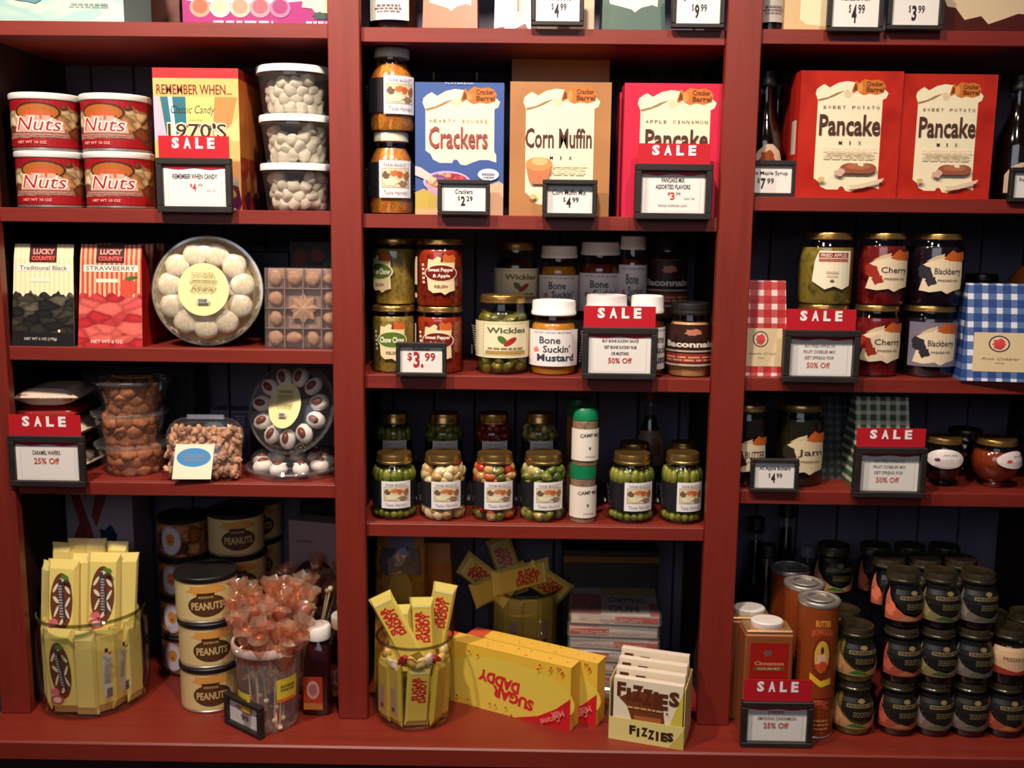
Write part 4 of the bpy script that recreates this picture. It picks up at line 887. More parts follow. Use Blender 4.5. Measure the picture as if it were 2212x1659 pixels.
# small syrup bottles
SY = mat((44, 14, 18), .12, coat=.6)
def smallbottle(label, px0, px1, pyb, dy, lb):
    p = on((px0 + px1) / 2, pyb, Z); P = Vector((p.x, p.y + .025 + dy, Z)); R = .0245
    t = thing('syrup_bottle', label, 'bottle', P, 0, 'small syrup bottles')
    def sq(s, z, k=4.0): return [(s * R * math.copysign(abs(math.cos(a)) ** (2 / k), math.cos(a)), s * R * math.copysign(abs(math.sin(a)) ** (2 / k), math.sin(a)), z) for a in [2 * math.pi * i / 24 for i in range(24)]]
    loft([sq(.9, 0), sq(1, .004), sq(1, .085), sq(.97, .105), sq(.8, .122, 3), sq(.55, .132, 2), sq(.5, .14, 2)], SY).obj('bottle_body', t, smooth=True)
    MB().lathe([(0, .134), (.0215, .134), (.022, .136), (.022, .154), (.020, .157), (0, .157)], WHITEP, 30).obj('white_cap', t, smooth=True)
    g = G(); g.rect(0, 0, 1, 1, (186, 60, 34)); g.ell(.5, .6, .33, .28, (214, 160, 140)); g.ell(.5, .6, .22, .18, (170, 110, 110)); g.rect(0, 0, 1, .2, (200, 120, 60)); g.build('label', t, flat(-R * .9, R * .45, -R * 1.002, .012, .072))
smallbottle('small dark syrup bottle with white cap and orange label, front one', 654, 714, 1547, 0, 0)
smallbottle('small dark syrup bottle with white cap, half hidden behind the front one', 705, 765, 1530, .02, 0)
a = on(484, 1562, Z); b = on(561, 1600, Z); W = (b - a).length
price_tag('small black framed price tag set at an angle in front of the lollipop tub', 0, 0, 0, 0, P=(a + b) / 2, W=W, H=.056, rz=math.atan2(b.y - a.y, b.x - a.x), draw=lambda g: (g.lines(.2, .62, .8, .85, 2, (110, 104, 106), 2, .6), g.t('99', .4, .25, .65, .5, (80, 74, 78), .03)), border=.008, thick=.012)
# ================================================================ MIDDLE BAY, SECOND ROW
Z = ZS['M'][1]
def farm(g):
    g.rect(0, 0, 1, 1, (234, 228, 226)); g.rect(.08, .26, .92, .80, (176, 150, 120)); g.rect(.10, .28, .90, .78, (214, 196, 160))
    g.blob(.2, .6, .1, .1, (110, 84, 70), 2); g.blob(.45, .66, .13, .08, (196, 112, 60), 3); g.blob(.62, .62, .1, .1, (188, 92, 48), 8); g.blob(.83, .58, .09, .12, (150, 96, 56), 5); g.blob(.35, .42, .2, .1, (224, 216, 180), 6); g.blob(.72, .38, .15, .08, (140, 112, 92), 9)
    g.t('FARM MARKET', .15, .84, .85, .93, (170, 160, 164), .01); g.t('Taste Harvest', .14, .09, .86, .2, (150, 130, 134), .0)
def darkwrap(g): g.rect(0, 0, 1, 1, (30, 28, 34)); g.lines(.05, .1, .2, .9, 8, (90, 84, 90), 4, .4); g.lines(.82, .1, .98, .9, 8, (100, 94, 96), 5, .4); g.ell(.16, .22, .03, .08, (190, 184, 190)); g.rect(.84, .12, .9, .34, (200, 194, 190))
REL = mottle([(168, 104, 34), (206, 140, 52), (190, 90, 30), (222, 168, 84)], (110, 110, 60), .25, .5, .3, .3)
fit1 = None
P1, R1, H1 = cylfit(796, 895, 283, Z, .03); H1 = .131; R1 = .0375
WT = mat((214, 204, 180), .3)
for i, nm in enumerate(('lower', 'upper')):
    jar('jar of orange relish with white lid, %s of two stacked beside the cracker box' % nm, 0, 0, 0, 0, 0, 'slopy', REL, WT, .115, .76, .88, [(-110, 110, .22, .63, darkwrap, 'dark_band'), (-14 + 6 * i, 66 + 6 * i, .20, .65, farm, 'label')], group='orange relish jars', fit=(Vector((P1.x + .002 * i, .03 + R1, Z + i * (H1 + .0005))), R1, H1), name='relish_jar', lid='smooth', rz=R_(-8 + 4 * i))
def crk(g):
    BL = (62, 86, 146)
    g.rect(0, 0, 1, 1, BL); scroll(g, .085, .38, .955, .95)
    g.sp('HEARTY SQUARE', .16, .70, .82, .725, (150, 120, 110), .0, .5); g.t('Crackers', .155, .505, .82, .67, (150, 72, 66), .02); g.t('FLATBREAD', .34, .985, .66, .998, (180, 190, 220), .01)
    g.ell(.36, .25, .27, .085, (196, 160, 196), 28); g.poly([(.11, .25), (.17, .13), (.26, .04), (.46, .04), (.55, .13), (.62, .25)], (186, 150, 170)); g.ell(.36, .26, .24, .06, photo([(206, 70, 80), (226, 150, 120), (150, 90, 160), (230, 190, 150)], 140), 24); g.poly([(0, .37), (.06, .36), (.2, .3), (.14, .26), (0, .3)], (228, 190, 180))
    g.poly([(0, .17), (.1, .2), (.24, .14), (.25, .03), (0, .02)], (186, 160, 74)); g.poly([(0, 0), (0, .04), (.25, .05), (.3, 0)], (216, 160, 120)); g.poly([(.62, 0), (.66, .14), (.8, .22), (.95, .26), (1, .24), (1, 0)], (222, 170, 140)); g.ell(.83, .31, .12, .045, (226, 226, 230)); g.lines(.75, .28, .91, .33, 2, (120, 120, 130), 2, .6)
carton('cracker_box', 'blue cracker box with cream scroll and a bowl picture', 'box', 897, 1088, 178, Z, .022, .055, (72, 104, 176), crk)
carton('tan_box', 'plain tan box rising behind the corn muffin mix box', 'box', 1104, 1314, 113, Z, .16, .05, (176, 118, 62), lambda g: g.rect(0, 0, 1, .52, (196, 150, 96)))
def muf(g): g.poly([(.17, .36), (.19, .29), (.22, .24), (.36, .24), (.39, .29), (.42, .36)], (190, 116, 76)); g.ell(.295, .39, .135, .052, (206, 140, 84), 24); g.ell(.3, .41, .08, .03, (226, 176, 120), 20)
carton('corn_muffin_box', 'tan corn muffin mix box with a muffin picture', 'box', 1101, 1318, 177, Z, .022, .055, (206, 156, 98), mixfront(mottle([(176, 122, 72), (160, 106, 58)], 12, .45), '            ', 'Corn Muffin', 'MIX', muf, bigbox=(.155, .51, .815, .66)))
carton('pancake_box', 'crimson apple cinnamon pancake mix box behind a sale tag', 'box', 1346, 1568, 180, Z, .022, .05, (186, 24, 56), mixfront((196, 28, 62), 'APPLE CINNAMON', 'Pancake', 'MIX', None, bigbox=(.21, .52, .82, .66)))
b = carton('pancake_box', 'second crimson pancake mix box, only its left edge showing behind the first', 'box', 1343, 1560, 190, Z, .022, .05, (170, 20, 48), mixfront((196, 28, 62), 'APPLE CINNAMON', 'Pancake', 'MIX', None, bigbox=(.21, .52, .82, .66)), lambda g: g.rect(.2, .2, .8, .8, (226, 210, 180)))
b.location.y = .078
price_tag('black framed price tag reading Crackers 2.29 in front of the blue box', 945, 1058, 388, 465, draw=price('Crackers', '2', '29', nu=(.3, .7), nv=(.64, .82), v=(.2, .56)))
price_tag('black framed price tag reading Corn Muffin Mix 4.99', 1172, 1290, 388, 470, -.012, draw=price('Corn Muffin Mix', '4', '99', nu=(.12, .86), nv=(.64, .82), v=(.2, .56)), thick=.018)
price_tag('sale price tag reading PANCAKE MIX ASSORTED FLAVORS on the middle bay shelf', 1372, 1539, 354, 474, -.012, sale=(1381, 1538, 309), draw=card([('PANCAKE MIX', .32, .73, .68, .84, DK), ('ASSORTED FLAVORS', .23, .57, .77, .68, DK), ('$', .42, .42, .46, .50, RD), ('3', .46, .32, .53, .50, RD), ('99', .55, .43, .62, .50, GY), ('SAVE 1.00', .68, .33, .84, .37, GY), ('WHILE SUPPLIES LAST', .27, .16, .73, .205, GY)]), thick=.018)
# ================================================================ MIDDLE BAY, THIRD ROW
Z = ZS['M'][2]
def relab(word, w2, oc, body):
    def f(g):
        g.poly([(.18, .16), (.14, .5), (.18, .86), (.3, .84), (.42, .92), (.55, .86), (.7, .9), (.86, .84), (.84, .5), (.86, .14), (.7, .1), (.6, .04), (.5, .1), (.3, .08)], (228, 206, 160))
        g.poly([(.5, .82), (.54, .92), (.6, .99), (.68, .93), (.82, .97), (.88, .88), (.84, .78), (.6, .78)], (196, 96, 40)); g.poly([(.48, .8), (.52, .95), (.56, .86), (.56, .78)], (110, 50, 26))
        g.ell(.5, .54, .42, .20, (236, 220, 180), 28); g.ell(.5, .54, .395, .18, oc, 28)
        if w2: g.t(word, .18, .55, .82, .66, (240, 226, 206), .03); g.t(w2, .3, .42, .72, .52, (240, 226, 206), .03)
        else: g.t(word, .16, .47, .84, .61, (240, 226, 206), .03)
        g.t('RELISH', .34, .2, .66, .27, (120, 90, 60), .02); g.lines(.02, .3, .1, .8, 5, (226, 214, 196), 3)
    return f
CHW = mottle([(134, 112, 44), (166, 136, 60), (110, 96, 36)], (120, 120, 90), .25, .5, .3, .2)
SPA = mottle([(134, 34, 18), (166, 52, 26), (110, 24, 14)], (120, 120, 90), .22, .5, .3, .2)
P1, R1, H1 = cylfit(797, 892, 662, Z, .025); H1 = .1105; Ra = .0365
P2, R2, H2 = cylfit(897, 1004, 664, Z, .025); Rb = .0395; xb = P2.x
for i, nm in enumerate(('lower', 'upper')):
    jar('jar of yellow-green chow chow relish with gold lid, %s at the left end' % nm, 0, 0, 0, 0, 0, 'straight', CHW, GOLD, .085, .98, .9, [(-42, 48, .16, .80, relab('Chow Chow', None, (84, 110, 34), 0), 'label')], group='gold lidded relish jars', fit=(Vector((P1.x + .004, (.03 if i == 0 else .06) + Ra, Z + i * H1)), Ra, H1), name='relish_jar', rz=R_(0 if i == 0 else -40))
    jar('jar of red sweet pepper and apple relish with gold lid, %s one' % nm, 0, 0, 0, 0, 0, 'straight', SPA, GOLD, .085, .98, .9, [(-44, 48, .16, .80, relab('Sweet Pepper', '& Apple', (110, 22, 20), 0), 'label'), (-85, -58, .1, .74, lambda g: (g.rect(0, .35, .8, 1, (226, 200, 170)), g.ell(.5, .1, .3, .06, (226, 200, 170))), 'side_label')], group='gold lidded relish jars', fit=(Vector((xb, .026 + Rb, Z + i * H1)), Rb, H1), name='relish_jar', rz=R_(-3 + 8 * i))
def wick(g):
    g.rect(0, 0, 1, 1, (226, 216, 176)); g.rect(.30, .06, .92, .94, (160, 140, 100)); g.rect(.31, .07, .91, .93, (230, 220, 184)); g.t('Wickles', .36, .68, .88, .84, (96, 90, 60), .03)
    g.ell(.56, .50, .05, .12, (84, 110, 44), 16, .3); g.ell(.66, .45, .05, .14, (176, 44, 38), 16, -.5); g.rect(.34, .1, .88, .2, (176, 140, 74)); g.lines(.36, .24, .86, .30, 1, (140, 124, 90), 3, .8); g.lines(.02, .1, .22, .9, 12, (190, 176, 150), 3, .35); g.rect(.04, .05, .14, .3, (120, 116, 110))
PK = (mottle([(96, 90, 26), (128, 118, 40)], 60, .3, coat=.3), mat((112, 104, 34), .3, coat=.3), mat((140, 128, 50), .3, coat=.3), mat((84, 84, 26), .3, coat=.3))
BRINE = mat((58, 56, 16), .2, coat=.3)
jar('jar of pickle slices with gold lid and cream chili pepper label, front row', 1030, 1142, 633, Z, .024, 'mustard', BRINE, GOLD, .10, .90, .84, [(-95, 75, .22, .68, wick, 'label')], ch=(PK, 'balls'), seed=3, name='pickle_jar', group='chili pepper label pickle jars')
MU = mat((190, 122, 34), .3, coat=.3)
def bone(g):
    g.rect(0, 0, 1, 1, (232, 224, 222)); g.t('NO FAT HONEY MUSTARD', .2, .9, .8, .95, (110, 96, 120), .01); g.t('Bone', .30, .62, .62, .82, (56, 60, 70), .02); g.t("Suckin'", .36, .38, .78, .58, (56, 60, 70), .02); g.t('Mustard', .26, .14, .86, .34, (56, 60, 70), .03)
    g.blob(.24, .46, .05, .07, (226, 130, 110), 3); g.lines(.01, .1, .1, .9, 12, (206, 110, 100), 3, .35); g.lines(.92, .1, .99, .9, 10, (150, 140, 150), 3, .35)
jar('jar of mustard with white screw lid and white label, front row', 1145, 1246, 645, Z, .024, 'mustard', MU, WHITEP, .20, .97, .82, [(-78, 78, .13, .62, bone, 'label')], name='mustard_jar', group='white lidded sauce jars', rz=R_(-4))
SAU = mat((110, 34, 16), .15, coat=.5)
jar('sauce jar with white lid behind the middle sale tag, left one', 1262, 1356, 634, Z, .03, 'mustard', SAU, mat((214, 208, 206), .35), .18, .97, .82, [(-80, 80, .13, .62, bone, 'label')], name='sauce_jar', group='white lidded sauce jars')
jar('sauce jar with white lid behind the middle sale tag, right one', 1359, 1434, 636, Z, .02, 'mustard', SAU, WHITEP, .22, .97, .82, [(-80, 80, .1, .62, bone, 'label')], name='sauce_jar', group='white lidded sauce jars', rz=R_(40))
def bac(g):
    g.rect(0, 0, 1, 1, (52, 26, 18)); g.rect(0, .42, 1, .62, (46, 22, 18)); g.t('Baconnaise', .12, .45, .88, .6, (228, 214, 200), .04); g.blob(.5, .82, .1, .08, (190, 120, 90), 3); g.rect(0, .08, 1, .3, (150, 44, 32)); g.lines(.1, .12, .9, .26, 2, (214, 150, 120), 3, .6); g.rect(0, .34, 1, .38, (190, 170, 150)); g.rect(0, .0, 1, .05, (190, 170, 150))
jar('jar of pale bacon spread with black lid at the right end of the row', 1442, 1537, 650, Z, .024, 'mustard', mat((206, 150, 96), .35), BLACKP, .16, .9, .84, [(-100, 100, .16, .72, bac, 'label')], name='spread_jar', group='bacon spread jars')
riser = MB().box(.0, .245, .125, .285, Z + .0005, Z + .082, BLACKP).obj('display_riser'); tag(riser, 'black display riser hidden behind the mustard and pickle jars', 'riser')
ZR = Z + .0825
DW = lambda f, c=(120, 104, 124): f
jar('dark pickle jar with chili pepper label, back row behind the front pickle jar', 1070, 1162, 523, ZR, .16, 'mustard', mat((24, 24, 14), .2), GOLD, .10, .90, .84, [(-90, 75, .2, .66, wick, 'label')], name='pickle_jar', group='chili pepper label pickle jars')  # contents darker than the front jar's, back-row shade put into the colour
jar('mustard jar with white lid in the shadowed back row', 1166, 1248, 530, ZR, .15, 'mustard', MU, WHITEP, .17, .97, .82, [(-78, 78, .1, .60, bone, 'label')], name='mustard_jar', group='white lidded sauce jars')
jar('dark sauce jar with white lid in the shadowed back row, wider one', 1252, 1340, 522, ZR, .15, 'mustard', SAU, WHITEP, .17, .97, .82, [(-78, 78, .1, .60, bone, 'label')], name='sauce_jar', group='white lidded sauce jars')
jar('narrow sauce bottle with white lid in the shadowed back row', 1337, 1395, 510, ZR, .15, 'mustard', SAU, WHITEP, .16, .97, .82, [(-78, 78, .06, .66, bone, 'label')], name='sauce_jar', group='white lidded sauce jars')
jar('bacon spread jar with black lid in the shadowed back row', 1398, 1482, 512, ZR, .16, 'mustard', mat((120, 84, 56), .35), BLACKP, .16, .9, .84, [(-100, 100, .16, .72, bac, 'label')], name='spread_jar', group='bacon spread jars')  # pale spread recoloured darker here, standing in for shade in the back row
price_tag('black framed price tag reading Relishes 3.99 in large red figures', 855, 964, 740, 814, draw=lambda g: (g.t('Relishes', .3, .84, .7, .96, (90, 50, 46), .02), g.t('$', .17, .42, .28, .76, (170, 44, 44), .02), g.t('3.', .31, .18, .55, .80, (170, 44, 44), .03), g.t('99', .58, .44, .83, .76, (170, 44, 44), .02)))
price_tag('sale price tag offering 50% Off sauce, rub or mustard', 1258, 1420, 708, 820, -.008, sale=(1262, 1418, 662), draw=card([("BUY BONE SUCKIN' SAUCE", .22, .78, .80, .86, DK), ("GET BONE SUCKIN' RUB", .25, .62, .77, .70, DK), ('OR MUSTARD', .37, .46, .65, .54, DK), ('50% Off', .32, .25, .70, .39, RD)]))
# ================================================================ MIDDLE BAY, FOURTH ROW
Z = ZS['M'][3]
OK_ = (mat((122, 124, 36), .3, coat=.3), mat((144, 142, 56), .3, coat=.3), mat((100, 106, 30), .3, coat=.3))
GA = (mat((216, 186, 134), .35, coat=.3), mat((196, 156, 104), .35, coat=.3), mat((226, 202, 156), .35, coat=.3))
RX = (mat((176, 44, 20), .3, coat=.3), mat((206, 96, 44), .3, coat=.3), mat((104, 104, 34), .3, coat=.3), mat((190, 150, 96), .3, coat=.3))
GX = (mat((120, 120, 46), .3, coat=.3), mat((186, 170, 104), .3, coat=.3), mat((84, 92, 32), .3, coat=.3))
B1 = mat((70, 74, 20), .2, coat=.3); B2 = mat((150, 110, 60), .2, coat=.3); B3 = mat((96, 40, 18), .2, coat=.3)
R3 = [(803, 901, 'green pickled okra', OK_, 'spears', B1, 'first from the left'), (907, 1008, 'white pickled garlic', GA, 'balls', B2, 'second from the left'), (1019, 1118, 'red and orange mixed pickles', RX, 'balls', B3, 'third from the left'),
      (1122, 1224, 'green and white mixed pickles', GX, 'balls', B1, 'beside the green-capped shakers'), (1313, 1414, 'green pickled spears', OK_, 'spears', B1, 'right of the green-capped shakers'), (1427, 1519, 'green pickled pods', OK_, 'spears', B1, 'at the right end of the row')]
for i, (a, b, what, ch, sp_, br, wh) in enumerate(R3):
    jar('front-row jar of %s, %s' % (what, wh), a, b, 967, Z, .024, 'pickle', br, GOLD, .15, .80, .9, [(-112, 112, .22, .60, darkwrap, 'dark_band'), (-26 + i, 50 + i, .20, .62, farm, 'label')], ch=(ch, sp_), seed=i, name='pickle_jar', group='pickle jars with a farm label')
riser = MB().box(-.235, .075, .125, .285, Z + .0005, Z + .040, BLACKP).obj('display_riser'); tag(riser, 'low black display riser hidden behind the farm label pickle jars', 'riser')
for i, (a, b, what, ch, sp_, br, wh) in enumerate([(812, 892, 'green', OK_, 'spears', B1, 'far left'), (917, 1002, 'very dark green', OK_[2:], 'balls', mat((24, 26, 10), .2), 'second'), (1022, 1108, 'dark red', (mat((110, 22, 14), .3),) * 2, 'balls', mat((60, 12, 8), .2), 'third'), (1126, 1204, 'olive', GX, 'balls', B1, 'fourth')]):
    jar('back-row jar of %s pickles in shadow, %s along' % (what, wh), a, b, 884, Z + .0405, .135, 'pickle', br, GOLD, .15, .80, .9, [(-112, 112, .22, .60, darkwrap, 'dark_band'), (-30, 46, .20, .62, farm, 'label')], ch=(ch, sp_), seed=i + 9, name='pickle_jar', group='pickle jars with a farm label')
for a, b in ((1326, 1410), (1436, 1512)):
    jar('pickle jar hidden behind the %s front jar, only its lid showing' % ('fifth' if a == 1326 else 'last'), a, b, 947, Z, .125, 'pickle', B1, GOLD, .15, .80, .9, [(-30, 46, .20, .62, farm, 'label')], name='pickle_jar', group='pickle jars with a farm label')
SEAS = mottle([(150, 116, 92), (176, 142, 116), (120, 88, 70)], 260, .6); GRN = mat((18, 120, 74), .35)
def camp(g): g.rect(0, 0, 1, 1, (232, 220, 206)); g.t('CAMP MIX', .34, .72, .98, .84, (60, 56, 60), .03, 0, 0, .03); g.ell(.62, .4, .03, .05, (90, 84, 90)); g.lines(.45, .12, .85, .2, 1, (190, 176, 170), 2)
P1, R1, H1 = cylfit(1230, 1288, 1008, Z, .026)
for i, nm in enumerate(('lower', 'upper')):
    h = .0985; R1 = .0225; P = Vector((P1.x + .0015 * i, .026 + R1, Z + i * h)); t = thing('seasoning_shaker', 'clear seasoning shaker with green cap, %s of two stacked' % nm, 'shaker', P, 0, 'green capped shakers')
    MB().lathe([(0, 0), (R1 * .94, 0), (R1, .003), (R1, .075), (R1 * .92, .08)], GLASS, 30).obj('bottle_wall', t, smooth=True)
    MB().lathe([(0, .001), (R1 * .95, .001), (R1 * .95, .077), (0, .077)], SEAS, 30).obj('seasoning', t, smooth=True)
    MB().lathe([(0, .078), (R1 * .98, .078), (R1 * .98, .092), (R1 * .86, .0965), (R1 * .82, h), (0, h)] if i else [(0, .077), (R1 * .99, .077), (R1 * .99, h), (0, h)], GRN, 30).obj('green_cap', t, smooth=True)
    g = G(); camp(g); g.build('label', t, cyl(R1 + .0006, -75, 75, .010, .064), ucut=12)
t = tin('brown seasoning shaker with dark green cap in the shadows behind the stacked shakers', 1222, 1272, 856, Z, .1, mat((110, 74, 40), .5), mat((14, 70, 44), .4), .15, None, name='seasoning_shaker', cat='shaker')
jar('dark bottle with brown label behind the fifth pickle jar', 1368, 1438, 835, Z, .2, 'bottle', mat((30, 30, 14), .2), mat((120, 84, 30), .4), .1, None, .8, [(-60, 60, .3, .62, lambda g: (g.rect(0, 0, 1, 1, (120, 96, 80)), g.blob(.5, .5, .3, .3, (96, 64, 48), 3)), 'label')], name='sauce_bottle', cat='bottle')
# ================================================================ MIDDLE BAY, DECK
Z = ZS['M'][4]
YEL = (226, 190, 62); REDP = (196, 40, 40)
def sugar(g, w1='SUGAR', w2='DADDY'):
    g.rect(0, 0, 1, 1, (220, 192, 84)); g.tr(w1, .32, .66, .50, .125, R_(90), REDP, .06); g.tr(w2, .70, .62, .50, .125, R_(90), REDP, .06); g.rect(0, .97, 1, 1, (236, 226, 170))
SBp = mkproto('caramel_pop', 'candy bar', .040, .130, .011, (222, 198, 96), sugar)
SB2 = mkproto('caramel_pop', 'candy bar', .031, .110, .011, (214, 184, 80), lambda g: (g.rect(0, 0, 1, 1, (206, 176, 80)), g.rect(.2, .1, .75, .6, (190, 140, 130)), g.rect(.3, .14, .65, .22, (90, 80, 84))))
SB3 = mkproto('caramel_pop', 'candy bar', .029, .110, .011, (214, 178, 70), lambda g: (g.rect(0, 0, 1, 1, (212, 178, 74)),))
RJ = .0685; PJ = mid(897, 1586, RJ); PJ.z = Z
glassjar('glass jar of yellow caramel pops with red lettering in the middle bay', PJ, RJ, .150)
for k, (ad, pr, tl) in enumerate([(-64, SB2, 0), (-32, SB2, .03), (8, SBp, .06), (42, SB3, .05), (66, SB3, .12), (92, SB3, 0), (-95, SB3, 0), (130, SB3, 0), (-130, SB3, 0), (180, SB3, 0)]):
    M = place(PJ, R_(ad), RJ - .014 - .004 * (k % 3), .005, tl + (.03, -.05, 0, .06, -.04, 0, 0, 0, 0, 0)[k]) @ Matrix.Rotation(R_((14, -16, 6, 22, -18, 8, -8, 0, 0, 0)[k]), 4, 'Z')
    if k == 2: M = M @ Matrix.Diagonal((1, 1, .82, 1))
    candy_bar(pr, '', 'yellow caramel pop inside the front jar, below its rim, %s' % ['far left', 'left, pink strip', 'front, red lettering', 'front right', 'right', 'right side', 'left side', 'back right', 'back left', 'back'][k], 'caramel pops in the jar', M)
PB = (mat((222, 190, 170), .3), mat((170, 30, 30), .25, coat=.4), mat((216, 170, 90), .3), mat((214, 186, 120), .3))
rnd = random.Random(4)
for k in range(13):
    a = R_(-100 + 200 * k / 12); o = link('wrapped_candy', lump(.0095, PB[k % 4], k % 4, 2, (1.3, .9, .8), .12), loc=PJ + Vector((math.sin(a) * .050, -math.cos(a) * .050, .112 + rnd.uniform(-.006, .010))), rot=(rnd.random() * 3, rnd.random() * 3, a)); tag(o, 'small wrapped candy in the caramel pop jar, %s from the left' % (ORD + ['thirteenth'])[k], 'candy', 'small wrapped candies in the jar')
for k, (px, py, pxt, pyt, d, lb) in enumerate([(868, 1375, 822, 1290, -.028, 'leftmost, tilting left'), (866, 1385, 861, 1312, -.020, 'second from left, upright'), (914, 1378, 911, 1296, -.012, 'third from left, tall and upright'), (944, 1358, 962, 1266, .01, 'rightmost, tilting right')]):
    b0 = at(px, py, PJ.y + d); b1 = at(pxt, pyt, PJ.y + d); v = (b1 - b0).normalized(); top = b1; org = top - v * .125
    X = Vector((1, 0, 0)); X = (X - v * X.dot(v)).normalized(); Yv = v.cross(X)
    M = Matrix(((X.x, Yv.x, v.x, org.x), (X.y, Yv.y, v.y, org.y), (X.z, Yv.z, v.z, org.z), (0, 0, 0, 1)))
    candy_bar(SBp, '', 'yellow caramel pop sticking out of the jar, %s' % lb, 'caramel pops sticking out', M)
for o, d in ((SBp, (0, .02, .006)), (SB2, (.02, .0, .006)), (SB3, (-.02, .0, .006))): o.location = PJ + Vector(d); o['label'] = 'yellow caramel pop in the middle of the jar, hidden behind others'; o['group'] = 'caramel pops in the middle of the jar'
# tall yellow bag behind the jar, crumpled foil piece added to catch a bright glint
FOIL = mat((206, 208, 222), .12, .9)
t = bag('tall clear yellow candy bag with silver top behind the caramel pop jar', 806, 918, 1150, Z, .10, .07, mottle([(150, 96, 30), (176, 120, 40), (110, 66, 24)], (40, 40, 30), .18, coat=1.0), lambda g: (g.poly([(.25, 1), (.8, 1), (.78, .86), (.6, .9), (.45, .8), (.3, .9)], (110, 106, 134)), g.ell(.5, .62, .25, .16, (190, 150, 56)), g.lines(.1, .3, .9, .6, 5, (150, 60, 40), 3, .5)), name='candy_bag', tw=.9)
bag('yellow-orange candy bag behind and right of the tall clear bag', 890, 988, 1172, Z, .16, .07, mottle([(150, 90, 28), (176, 110, 40)], 30, .3), None, name='candy_bag', tw=.6)
fm = MB(); rn = random.Random(6); vs = [(-.035 + .07 * i / 6 + rn.uniform(-.003, .003), -.004 + rn.uniform(-.006, .006), .05 * j / 4) for j in range(5) for i in range(7)]
fm.add(vs, [(j * 7 + i, j * 7 + i + 1, j * 7 + i + 8, j * 7 + i + 7) for j in range(4) for i in range(6)], FOIL); fm.obj('foil_top', t, smooth=True, loc=(0, .012, .222))
# rear jar of caramel pops
RK = .069; PK2 = mid(1130, 1440, RK); PK2.y = .155 + RK; PK2.x = at(1132, 1330, PK2.y).x; PK2.z = Z
glassjar('second glass jar of caramel pops standing behind the yellow cartons', PK2, RK, .165)
for k, ad in enumerate((-80, -50, -20, 10, 40, 70, 100, -110)):
    candy_bar(SB3 if k % 2 else SB2, '', 'yellow caramel pop inside the rear glass jar, %s from the left' % ORD[k], 'caramel pops in the rear jar', place(PK2, R_(ad), RK - .014, .045, .03))
for (px, py, ang, d, lb) in ((1050, 1252, -60, -.03, 'left'), (1125, 1246, 84, -.055, 'front, lying across the mouth'), (1178, 1258, 130, -.025, 'right'), (1095, 1222, -22, .02, 'upright at the back'), (1080, 1262, 72, -.03, 'lower left, sideways')):
    c = at(px, py, PK2.y + d); M = Matrix.Translation(c) @ Matrix.Rotation(R_(ang), 4, 'Y') @ Matrix.Rotation(R_(-25), 4, 'X') @ Matrix.Diagonal((1.2, 1, .9, 1)) @ Matrix.Translation((0, 0, -.065))
    candy_bar(SBp, '', 'orange-yellow caramel pop on top of the rear jar, %s' % lb, 'caramel pops on the rear jar', M)
# upside-down yellow theatre boxes
def daddy(g):
    g.rect(0, 0, 1, 1, (226, 184, 58)); g.ell(.55, .42, .48, .46, (222, 194, 76), 40)
    g.poly([(.62, 0), (1, 0), (1, .52), (.9, .3), (.78, .12)], (196, 28, 36)); g.tr('SUGAR', .60, .30, .72, .19, R_(172), (200, 40, 46), .06); g.tr('DADDY', .50, .52, .72, .19, R_(172), (200, 40, 46), .06); g.rect(0, 0, .14, 1, (206, 130, 50)); g.lines(.02, .1, .12, .9, 5, (190, 80, 40), 2, .5)
    g.tr('Milk', .92, .24, .22, .10, R_(205), (232, 130, 120), .02); g.tr('Caramel', .87, .12, .34, .10, R_(205), (232, 130, 120), .02)
    rn = random.Random(2)
    for i in range(16): x = rn.uniform(.15, .95); y = rn.choice([rn.uniform(.85, .96), rn.uniform(.03, .14)]) if x < .6 else rn.uniform(.84, .97); g.ell(x, y, .008, .018, (196, 60, 40), 8)
def ytop(g): g.rect(0, 0, 1, 1, (230, 180, 70)); g.rect(0, 0, .13, 1, (206, 84, 54)); rn = random.Random(3); [g.ell(rn.uniform(.2, .95), rn.uniform(.1, .9), .008, .03, (214, 110, 60), 8) for i in range(10)]
a = on(985, 1515, Z); b = on(1231, 1581, Z); ang = math.atan2(b.y - a.y, b.x - a.x); Wd = (b - a).length
n = Vector((-math.sin(ang), math.cos(ang), 0)); dirv = Vector((math.cos(ang), math.sin(ang), 0))
Hb = at(1231, 1444, b.y).z - Z
def ybox(label, org, Wb, D):
    t = thing('candy_carton', label, 'box', org + dirv * Wb / 2, ang, 'yellow caramel cartons'); h = Wb / 2
    MB().box(-h, h, 0, D, 0, Hb, mat((224, 178, 62), .42)).obj('carton', t, bevel=.0008)
    g = G(Wb / Hb); daddy(g); g.build('front_print', t, flat(-h, h, 0, 0, Hb)); g = G(); ytop(g); g.build('top_print', t, onz(-h, h, 0, D, Hb))
ybox('yellow caramel candy carton lying upside down, nearest one', a - dirv * .05, Wd + .05, .036)
ybox('second yellow caramel candy carton, its right end showing behind the first', a - dirv * .0 + n * .0375, Wd + .032, .036)
